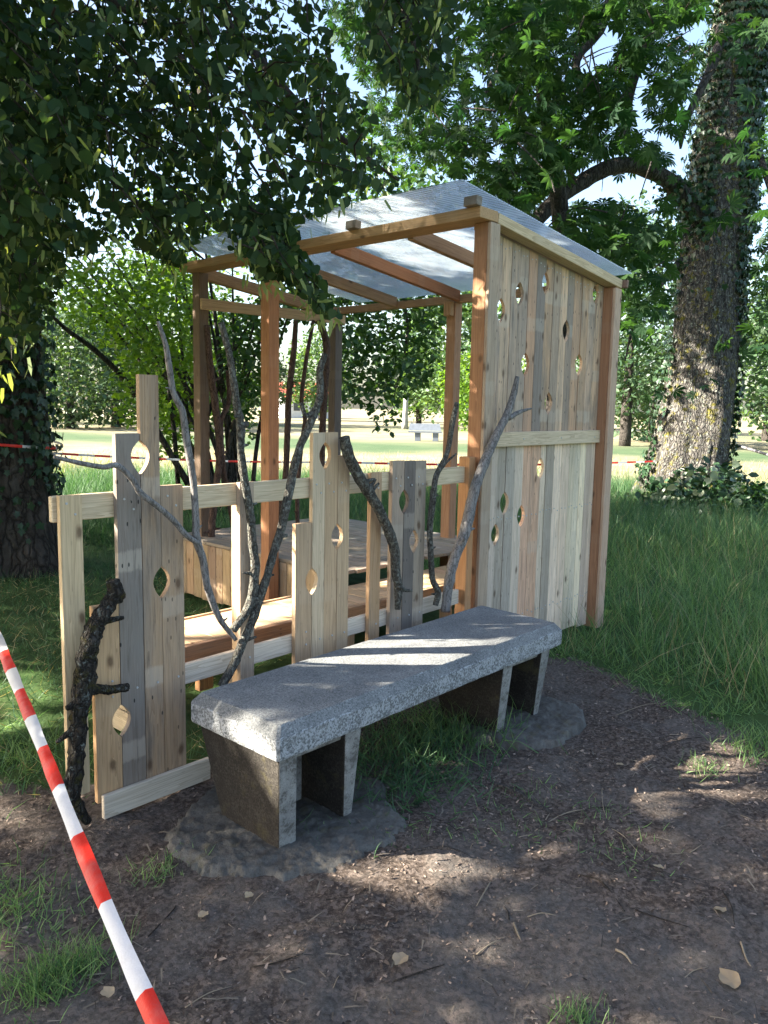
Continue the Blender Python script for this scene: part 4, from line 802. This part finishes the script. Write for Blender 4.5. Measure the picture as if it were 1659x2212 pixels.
# house
def boxm(x0, x1, y0, y1, z0, z1): return ([(x0, y0, z0), (x1, y0, z0), (x1, y1, z0), (x0, y1, z0), (x0, y0, z1), (x1, y0, z1), (x1, y1, z1), (x0, y1, z1)], [(3, 2, 1, 0), (4, 5, 6, 7), (0, 1, 5, 4), (1, 2, 6, 5), (2, 3, 7, 6), (3, 0, 4, 7)])
hb = ad(aX(640, 112), 112); house = thing('house', hb, 'small white house with red tiled roof beyond the field', 'house')
def hp(name, vf, mat, par=house):
    o = put(name, pyd(name, *vf), mat); o.parent = par; ang = math.atan2(FH[1], FH[0]) - math.pi / 2 + .5
    if par == house: o.rotation_euler = (0, 0, ang)
    return o
hp('wall', boxm(-3.2, 4.5, -3, 4, 0, 2.6), M_HWALL)
gv = [(-3.2, -3, 2.6), (-3.2, 4, 2.6), (-3.2, .5, 4.6), (4.5, -3, 2.6), (4.5, 4, 2.6), (4.5, .5, 4.6)]; hp('gable', (gv, [(0, 2, 1), (3, 4, 5), (0, 1, 4, 3), (0, 3, 5, 2), (1, 2, 5, 4)]), M_HWALL)
rf = hp('roof', joinm([([(-3.5, -3.4, 2.55), (4.8, -3.4, 2.55), (4.8, .5, 4.8), (-3.5, .5, 4.8), (-3.5, -3.4, 2.7), (4.8, -3.4, 2.7), (4.8, .5, 4.95), (-3.5, .5, 4.95)], boxm(0, 1, 0, 1, 0, 1)[1]), ([(-3.5, .5, 4.8), (4.8, .5, 4.8), (4.8, 4.4, 2.55), (-3.5, 4.4, 2.55), (-3.5, .5, 4.95), (4.8, .5, 4.95), (4.8, 4.4, 2.7), (-3.5, 4.4, 2.7)], boxm(0, 1, 0, 1, 0, 1)[1])]), M_HROOF)
for x in (-1.8, .6, 2.8): hp('window', boxm(x, x + .9, -3.04, -2.98, 1.0, 2.1), M_HGLASS)
hp('window', boxm(-3.25, -3.18, -.6, .4, 1.0, 2.1), M_HGLASS)
# distant concrete bench with backrest
fb = ad(aX(915, 39.5), 39.5); fbn = thing('distant_bench', fb, 'small grey bench with backrest standing far off on the mown field', 'bench')
def fbp(name, vf): o = put(name, pyd(name, *vf), M_STEEL); o.parent = fbn; o.rotation_euler = (0, 0, math.atan2(RH[1], RH[0]) - .1); return o
fbp('seat', boxm(-.82, .82, -.5, .0, .40, .48)); fbp('leg', boxm(-.5, -.22, -.42, -.05, 0, .40)); fbp('leg', boxm(.38, .66, -.42, -.05, 0, .40))
fbp('backrest', ([(-.82, -.02, .5), (.78, -.02, .5), (.78, .04, .5), (-.82, .04, .5), (-.80, .10, .84), (.70, .10, .84), (.70, .15, .84), (-.80, .15, .84)], boxm(0, 1, 0, 1, 0, 1)[1]))

# ------------------------------------------------------------------ barrier tape
def tape(name, P, w, side, label, seg, mats=True, fold=.25, breaks=None):
    """flat printed tape along P; alternating red and white lengths"""
    P = np.array(P); T = nrm(np.gradient(P, axis=0)); S = nrm(np.array(side) - T * (T @ np.array(side))[:, None]) if np.ndim(side) == 1 else side; N = np.cross(T, S); V = []; Fc = []; mi = []; s = np.concatenate([[0], np.cumsum(np.linalg.norm(np.diff(P, axis=0), axis=1))])
    for i in range(len(P)):
        for k, (a, h_) in enumerate(((-.5, 0), (-.17, fold), (.17, fold * .8), (.5, 0))): ww = w[i] if np.ndim(w) else w; V.append(P[i] + S[i] * a * ww + N[i] * (h_ + .10 * noise.noise(Vector((s[i] * 9, k * 2.3, 1)))) * ww)
    for i in range(len(P) - 1):
        m = (breaks(i) if breaks else int(s[i] // seg) % 2)
        for k in range(3): Fc.append((4 * i + k, 4 * i + k + 1, 4 * i + 5 + k, 4 * i + 4 + k)); mi.append(m)
    me = pyd(name, V, Fc, True); me.materials.append(M_WHITE); me.materials.append(M_RED); me.polygons.foreach_set('material_index', mi)
    o = put(name, me); tag(o, label, 'barrier tape'); return o
ys = [1250, 1330, 1370, 1409, 1448, 1491, 1551, 1614, 1700, 1803, 1950, 2142, 2420]
def fgx(y): return np.interp(y, [1250, 1409, 1491, 1614, 1803, 1950, 2142, 2212, 2420], [-62, 7, 41, 91, 165, 225, 308, 340, 436])
def fgd(y): return np.interp(y, [1250, 1400, 1600, 1800, 2000, 2212, 2420], [4.3, 3.30, 2.45, 1.98, 1.66, 1.42, 1.22])
pp = []; br_ = []
for i in range(len(ys) - 1):
    for y in np.linspace(ys[i], ys[i + 1], 8, endpoint=False): pp.append(dep(fgx(y), y, fgd(y))); br_.append(i % 2)
pp = np.array(pp); far_end = pp[0] + (pp[0] - pp[3]) * 3.5; lead = np.linspace(far_end, pp[0], 12, endpoint=False); tail = pp[-1] + (pp[-1] - pp[-2])[None] * np.arange(1, 12)[:, None] * 2
pp = np.vstack([lead, pp, tail]); br_ = [1 if (k // 2) % 2 else 0 for k in range(12)] + br_ + [(k // 6) % 2 for k in range(12)]
for _ in range(6): pp[1:-1] = pp[1:-1] * .5 + (pp[2:] + pp[:-2]) * .25
tape('barrier_tape', pp, np.interp(np.arange(len(pp)), [0, 35, 70, 95, len(pp) - 1], [.046, .044, .036, .034, .034]) * (1 + .07 * np.sin(np.arange(len(pp)) * .45)), RH * .85 + np.array([0, 0, .35]), 'red and white barrier tape crossing the near foreground at the lower left', .2, fold=.16, breaks=lambda i: br_[i])
def tline(a, b, sag, n): t = np.linspace(0, 1, n)[:, None]; P = np.array(a) * (1 - t) + np.array(b) * t; P[:, 2] -= sag * 4 * (t * (1 - t))[:, 0]; return P
A0 = dep(97, 978, 7.35); B0 = dep(1415, 996, 13.6)
tape('barrier_tape', tline(A0, dep(720, 998, 10.6), .03, 120), .022, np.array([0, 0, 1.]), 'thin red and white tape strung behind the shelter from the ivy trunk', .17, fold=.1)
tape('barrier_tape', tline(dep(722, 998, 10.6), B0, .05, 120), .03, np.array([0, 0, 1.]), 'thin red and white tape running on to the chestnut trunk', .2, fold=.1)
ring = [T0 + [math.cos(a) * .60, math.sin(a) * .60, 1.16 + .03 * math.sin(a * 2)] for a in np.linspace(0, 2 * math.pi, 70)]
tape('barrier_tape', ring, .024, np.array([0, 0, 1.]), 'loop of red and white tape around the ivy clad trunk', .2, fold=.1)
v_, f_ = tube([dep(1592, 962, 14.2), dep(1625, 972, 13), dep(1700, 995, 11.6)], [.022, .022, .022], 6, 8, .05); o = put('rope', pyd('rope', v_, f_, True), M_ROPE); tag(o, 'dark rope running right from the chestnut trunk', 'rope')

# ------------------------------------------------------------------ grass
def nz(x, y, s, o=0): return np.array([noise.noise(Vector((a * s, b * s, o))) for a, b in zip(x, y)])
def blades(name, xy, h0, h1, w, mat, label, lean=.35, tread=False):
    n = len(xy); zz = np.array([gz(a, b) if abs(a + 1.3) < 11 and abs(b + .9) < 11 else -.008 for a, b in xy]); pos = np.column_stack([xy, zz])
    yd = nrm(np.column_stack([RNG.normal(size=(n, 2)) * lean, np.ones(n)])); H = RNG.uniform(h0, h1, n) * RNG.uniform(.6, 1, n)
    if tread:   # trodden shorter and flatter towards the bare soil
        near = np.zeros(n)
        for k in range(8): a = k * math.pi / 4; near += soil_mask(xy[:, 0] + .55 * math.cos(a), xy[:, 1] + .55 * math.sin(a)) / 8
        near = np.clip(near * 2.2 + .5 * nz(xy[:, 0], xy[:, 1], 1.7, 5), 0, 1); H = H * (1 - .72 * near); yd = nrm(yd + np.column_stack([RNG.normal(size=(n, 2)) * near[:, None] * .9, np.zeros(n)]))
        kp = RNG.uniform(0, 1, n) > near * .55; pos, yd, H = pos[kp], yd[kp], H[kp]; n = len(H)
    R = frames(yd, np.column_stack([RNG.normal(size=(n, 2)), np.zeros(n)])); tv = np.array(BLADE[0]); tf = np.array(BLADE[1])
    S = np.stack([np.full(n, w) * RNG.uniform(.6, 1.3, n), H, H], 1); V = np.einsum('nij,nkj->nki', R, tv[None] * S[:, None, :]) + pos[:, None]
    Fc = (tf[None] + (np.arange(n) * len(tv))[:, None, None]).reshape(-1, 3); o = put(name, npmesh(name, V.reshape(-1, 3), Fc), mat); tag(o, label, 'grass', kind='stuff'); return o
def ground_pts(n, a0, a1, d0, d1, fn=None, pw=1.0):
    d = d0 + (d1 - d0) * RNG.uniform(0, 1, n) ** pw; a = RNG.uniform(a0, a1, n); x = CAM[0] + RH[0] * a + FH[0] * d; y = CAM[1] + RH[1] * a + FH[1] * d
    k = np.ones(n, bool)
    if fn is not None: k = fn(x, y, a, d)
    return np.column_stack([x[k], y[k]])
indeck = lambda x, y: (x > -.15) & (x < DU + .12) & (y > -.05) & (y < WV + .18)
inseat = lambda x, y: (x > -2.1) & (x < .9) & (y > .5) & (y < .96)
intrunk = lambda x, y: (np.hypot(x - C0[0], y - C0[1]) < .8) | (np.hypot(x - T0[0], y - T0[1]) < .55)
def right_fn(x, y, a, d):
    s_ = soil_mask(x, y); return (s_ + nz(x, y, 2.2) * .55 < .22) & ~indeck(x, y) & ~intrunk(x, y) & (y < 1.2 + x * 0 + (x > DU) * 20)
blades('tall_grass', ground_pts(52000, .3, 7.5, 4.0, 13.5, right_fn, 1.5), .16, .46, .0052, L_GRASS, 'tall dark green grass right of the shelter below the chestnut', .5, True)
blades('grass_stalks', ground_pts(2600, .6, 7.5, 4.2, 13.5, right_fn, 1.4), .3, .62, .003, L_STRAW, 'pale seeding stalks in the tall grass right of the shelter', .35)
def back_fn(x, y, a, d): return (soil_mask(x, y) < .2) & ~indeck(x, y) & ~inseat(x, y) & ~intrunk(x, y) & ((y > 2.9) | (x > 1.7))
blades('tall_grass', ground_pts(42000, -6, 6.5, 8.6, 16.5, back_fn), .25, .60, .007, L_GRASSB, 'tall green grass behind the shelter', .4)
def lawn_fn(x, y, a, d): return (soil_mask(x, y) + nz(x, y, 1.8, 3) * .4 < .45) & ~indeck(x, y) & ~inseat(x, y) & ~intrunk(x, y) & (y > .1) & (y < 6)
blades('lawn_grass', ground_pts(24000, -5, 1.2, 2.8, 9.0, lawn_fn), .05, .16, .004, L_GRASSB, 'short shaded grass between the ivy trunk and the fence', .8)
blades('dry_grass', ground_pts(2600, -3.4, 1.0, 2.8, 7.0, lawn_fn), .05, .16, .003, L_STRAW, 'dry straw among the grass behind the fence', 1.6)
def mead_fn(x, y, a, d): return ~intrunk(x, y)
blades('meadow_grass', ground_pts(3500, -9, 12, 15, 21, mead_fn), .15, .40, .010, L_GRASSD, 'loose seeding meadow grass at the edge of the mown field', .35)
blades('meadow_straw', ground_pts(5000, -9, 12, 17, 27, mead_fn), .06, .25, .010, L_STRAW, 'pale dry stalks standing in the mown field', .5)
def tuft(cx_, cy_, rx, ry, n, h0, h1, label, lean=.5, w=.0045, mat=L_GRASS):
    q = RNG.normal(size=(n, 2)) * [rx, ry] + [cx_, cy_]; blades('grass_tuft', q, h0, h1, w, mat, label, lean)
def gp(x, y): p = hit(x, y, 'z', 0); return p[0], p[1]
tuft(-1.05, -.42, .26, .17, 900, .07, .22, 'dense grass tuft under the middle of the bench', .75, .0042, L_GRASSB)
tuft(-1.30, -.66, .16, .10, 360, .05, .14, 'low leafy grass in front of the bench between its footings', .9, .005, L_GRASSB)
tuft(-.72, -.40, .16, .14, 500, .1, .26, 'grass growing beside the far bench footing', .6)
x, y = gp(110, 2105); tuft(x, y, .085, .05, 620, .05, .13, 'fine green grass tuft at the lower left beside the tape', .55, .003)
x, y = gp(1250, 2185); tuft(x, y, .035, .03, 120, .03, .09, 'tiny bright grass sprout at the bottom edge', .5, .003)
x, y = gp(1520, 1660); tuft(x, y, .05, .04, 110, .03, .09, 'small sunlit grass sprout on the right soil', .5, .003)
x, y = gp(345, 1875); tuft(x, y, .06, .05, 110, .03, .08, 'small sparse grass sprout left of the near footing', .6, .003)
x, y = gp(1640, 1620); tuft(x, y, .08, .08, 260, .05, .16, 'grass clump at the right edge of the soil', .5, .004)
x, y = gp(30, 1640); tuft(x, y, .18, .2, 700, .04, .13, 'short grass at the left edge behind the tape', .8, .004)
x, y = gp(20, 1950); tuft(x, y, .09, .14, 380, .04, .11, 'sparse grass at the left edge below the sunlit patch', .8, .0035)
q = ground_pts(6500, -1.5, 3, 1.6, 4.5, lambda x, y, a, d: (soil_mask(x, y) > .4) & (nz(x, y, 1.4, 9) > .32)); blades('sparse_grass', q, .02, .07, .003, L_GRASS, 'sparse thin grass scattered over the bare soil', .8)
edge = ground_pts(30000, -3.5, 4, 2.2, 6.5, lambda x, y, a, d: (soil_mask(x, y) > .02) & (soil_mask(x, y) < .9) & (y < .0) & (x > -.5)); blades('soil_edge_grass', edge, .03, .14, .0035, L_GRASS, 'thin grass creeping from the meadow onto the soil', .9)

# cut ivy heap at the foot of the chestnut
hp0 = dep(1530, 1110, 12.6); hp0[2] = 0; heap = thing('ivy_heap', hp0, 'heap of cut pale leaved ivy at the foot of the chestnut trunk', 'plant')
n = 1500; q = RNG.normal(size=(n, 3)) * [.42, .42, .0]; e = np.exp(-(q[:, 0] ** 2 + q[:, 1] ** 2) / .35); q = q[:, :1] * RH * 1.7 + q[:, 1:2] * FH * 1.6; q[:, 2] = RNG.uniform(0, 1, n) * (.08 + .75 * e); P = hp0 + q
crown(heap, 'dark_leaves', OVAL, P, rdir(n, 0), rnorm(n, .2), RNG.uniform(.10, .17, n), L_IVY)
n = 170; k = RNG.integers(0, 1500, n); P2 = P[k] - FH * RNG.uniform(.05, .25, (n, 1)) + [0, 0, .05]; crown(heap, 'pale_leaves', LEAF, P2, rdir(n, .3), nrm(-FH * 1.0 + RNG.normal(size=(n, 3)) * .5), RNG.uniform(.10, .17, n), L_PALE, 90, 'pale_leaf')
n = 900; q = np.column_stack([RNG.normal(size=(n, 2)) * [.5, .3], RNG.uniform(.02, .55, n)]); P = dep(1650, 1130, 11.8); P[2] = 0; P = P + q[:, :1] * RH + q[:, 1:2] * FH + [0, 0, 1] * q[:, 2:]
o = put('shrub', scatter('shrub', OVAL[0], OVAL[1], P, frames(rdir(n, .2), rnorm(n, .4)), RNG.uniform(.06, .11, n)), L_DARK); tag(o, 'low leafy shrub at the right edge beside the cut ivy', 'shrub')

# ------------------------------------------------------------------ litter, twigs and fallen leaves on the soil
n = 80000; a = RNG.uniform(-2.2, 3.2, n); d = 1.0 + 4.6 * RNG.uniform(0, 1, n) ** .8; x = CAM[0] + RH[0] * a + FH[0] * d; y = CAM[1] + RH[1] * a + FH[1] * d
dens = nz(x, y, 1.6, 2) * .6 + nz(x, y, 6, 7) * .4; k = (soil_mask(x, y) > .3) & (RNG.uniform(-.35, .35, n) < dens + .12); x, y = x[k], y[k]; n = len(x)
P = np.column_stack([x, y, [gz(p, q) + .003 for p, q in zip(x, y)]]); yd = nrm(np.column_stack([RNG.normal(size=(n, 2)), RNG.normal(size=n) * .25]))
CH = ([(-.22, 0, 0), (.22, 0, .03), (.16, .5, .09), (.05, 1, .02), (-.2, .6, .05)], [(0, 1, 2), (0, 2, 4), (4, 2, 3)])
o = put('leaf_litter', scatter('leaf_litter', CH[0], CH[1], P, frames(yd, rnorm(n, 1.2)), RNG.uniform(.003, .013, n) * RNG.uniform(.5, 1.5, n) ** 1.5), L_LITTER); tag(o, 'brown chips and leaf litter covering the bare soil', 'litter', kind='stuff')
q = ground_pts(2600, -2.0, 3.0, 1.0, 5.0, lambda x, y, a, d: soil_mask(x, y) > .35); n = len(q); P = np.column_stack([q, [gz(a, b) + .006 for a, b in q]])
FB = ([(-.035, 0, 0), (.035, 0, 0), (.03, .5, .05), (-.03, .5, .05), (0, 1, 0)], [(0, 1, 2), (0, 2, 3), (3, 2, 4)])
o = put('straw_bits', scatter('straw_bits', FB[0], FB[1], P, frames(nrm(np.column_stack([RNG.normal(size=(n, 2)), RNG.normal(size=n) * .12])), rnorm(n, 1.5)), RNG.uniform(.02, .075, n)), L_STRAWB); tag(o, 'fine straw and needle bits lying over the soil', 'litter', kind='stuff')
TW = [((1155, 1792), (1220, 1755), (1295, 1742), .004, 'p'), ((1300, 1700), (1303, 1740), (1308, 1765), .004, 'p'), ((1240, 1780), (1330, 1795), (1390, 1850), .003, 'p'), ((1320, 1740), (1280, 1745), (1225, 1760), .003, 'd'), ((1110, 1985), (1118, 2005), (1125, 2020), .007, 'p'),
      ((1600, 2035), (1612, 2060), (1622, 2078), .006, 'p'), ((1100, 1975), (1098, 1960), (1090, 1950), .004, 'd'), ((1330, 2050), (1350, 2060), (1365, 2075), .008, 'p'), ((850, 2110), (905, 2095), (960, 2080), .005, 'd'), ((545, 2085), (600, 2080), (660, 2065), .004, 'd'),
      ((1030, 2050), (1060, 2030), (1085, 2015), .004, 'p'), ((1490, 1840), (1500, 1836), (1515, 1830), .004, 'p'), ((1140, 1975), (1170, 1972), (1200, 1975), .004, 'p'), ((1480, 2100), (1500, 2085), (1530, 2080), .003, 'p'), ((1370, 1960), (1420, 1975), (1490, 2000), .004, 'd'), ((900, 1760), (960, 1772), (1000, 1800), .003, 'd'),
      ((700, 1940), (760, 1935), (800, 1925), .003, 'd'), ((1420, 1620), (1470, 1600), (1520, 1590), .004, 'd'), ((1330, 1540), (1400, 1520), (1480, 1515), .003, 'p'), ((1560, 1930), (1580, 1960), (1586, 2000), .004, 'd'), ((320, 2010), (370, 1960), (380, 1945), .004, 'd'), ((1250, 1890), (1300, 1905), (1350, 1960), .005, 'd'), ((1060, 1900), (1040, 1935), (1030, 1950), .004, 'p'), ((400, 2170), (450, 2140), (500, 2118), .003, 'p')]
TL = ['long pale straw twig beside the half buried root', 'short upright lying pale twig right of the long straw twig', 'bent pale twig below the half buried root', 'dark twig crossing the long straw twig', 'stubby pale twig in the middle of the foreground', 'stubby pale twig near the right edge of the soil',
      'tiny dark twig above the stubby pale one in mid foreground', 'thick short pale stick in the lower right foreground', 'dark twig near the bottom edge left of centre', 'dark twig just right of the tape at the bottom', 'pale twig slanting in the lower middle foreground', 'small pale twig below the green grey leaf bundle',
      'level pale twig right of the stubby one in mid foreground', 'pale curved twig in the lower right corner area', 'dark twig left of the small pale leaf on the right soil', 'dark twig in front of the grass under the bench', 'dark twig in front of the near footing', 'dark twig on the soil below the tall grass edge', 'pale twig at the edge of the tall grass',
      'dark twig at the far right of the soil', 'dark twig close to the tape left of centre', 'dark twig in the right centre of the soil', 'pale twig right of the sunlit soil patch', 'pale twig touching the bottom edge beside the tape']
for i, (p, q, r, w, kd) in enumerate(TW):
    P = []
    for xx, yy in (p, q, r): h = hit(xx, yy, 'z', 0); h[2] = gz(h[0], h[1]) + w * .8; P.append(h)
    if hit(*q, 'z', 0)[0] < -4: continue
    t = thing('twig', P[0], TL[i], 'twig', 'twigs lying on the soil'); v_, f_ = tube(P, [w * .5, w * .5, w * .3], 6, 4, .25, i, 30)
    t2 = put('stick', pyd('twig', v_, f_, True), plain('straw twig', (.25, .2, .14), .8) if kd == 'p' and i == 0 else (bpy.data.materials['straw twig'] if kd == 'p' else B_TWIG), t)
RT = [((1050, 1680), (1110, 1705), (1170, 1735), (1240, 1795), .022, 'thick half buried root running diagonally across the soil'), ((1010, 1850), (960, 1835), (900, 1838), (850, 1850), .012, 'shallow root above the sunlit patch of soil'), ((1560, 1905), (1480, 1890), (1400, 1870), (1330, 1850), .010, 'slender root on the right hand soil'), ((640, 1990), (720, 1995), (800, 2000), (870, 1985), .010, 'low root ridge in the centre foreground')]
for a_, b_, c_, e_, w, lb in RT:
    P = []
    for xx, yy in (a_, b_, c_, e_): h = hit(xx, yy, 'z', 0); h[2] = gz(h[0], h[1]) - w * .35; P.append(h)
    v_, f_ = tube(P, [w * .5, w, w * .9, w * .4], 10, 8, .3, w * 99, 12); o = put('root', pyd('root', v_, f_, True), B_ROOT); tag(o, lb, 'root', 'roots crossing the soil')
FL = [(1090, 2020 - 5, .030, 'pale'), (875, 2062, .045, 'tan leaf lower centre of the foreground'), (1595, 2125, .055, 'heart shaped pale leaf near the lower right corner'), (1565, 1975, .035, 'small pale leaf on the right soil'), (345, 1875 + 15, .03, ''), (240, 2070 + 80, .035, 'curled brown leaf beside the tape at the lower left'), (545, 1930, .028, 'small pale leaf left of centre on the soil'), (1435, 1875, .03, 'green grey leaf bundle on the right soil'), (780, 1360, .0, ''), (430, 1985, .03, 'tan leaf right of the tape'), (200, 1880, .03, 'dry leaf near the thick mossy branch'), (1330, 1655, .03, 'tan leaf near the far footing')]
ang = np.linspace(-math.pi, math.pi, 21)[:-1]; FLV = [(0, .45, -.05)] + [(.5 * math.sin(a) * (1 + .12 * math.cos(3 * a)), .5 - .55 * math.cos(a) * (1 - .12 * math.cos(a)) + (.18 if abs(a) > 2.9 else 0), .10 * abs(math.sin(a)) ** 2 + .05 * math.sin(5 * a)) for a in ang]
ml = tmesh('fallen_leaf', (FLV, [(0, i + 1, (i + 1) % 20 + 1) for i in range(20)])); ml.materials.append(L_DEAD)
for xx, yy, s_, lb in FL:
    if not lb or lb == 'pale': continue
    h = hit(xx, yy, 'z', 0); h[2] = gz(h[0], h[1]) + .012; o = bpy.data.objects.new('fallen_leaf', ml); COL.objects.link(o); o.location = h; o.scale = (s_,) * 3; o.rotation_euler = (random.uniform(-.25, .25), random.uniform(-.25, .25), random.uniform(0, 6.3)); tag(o, lb, 'leaf', 'dead leaves on the soil')
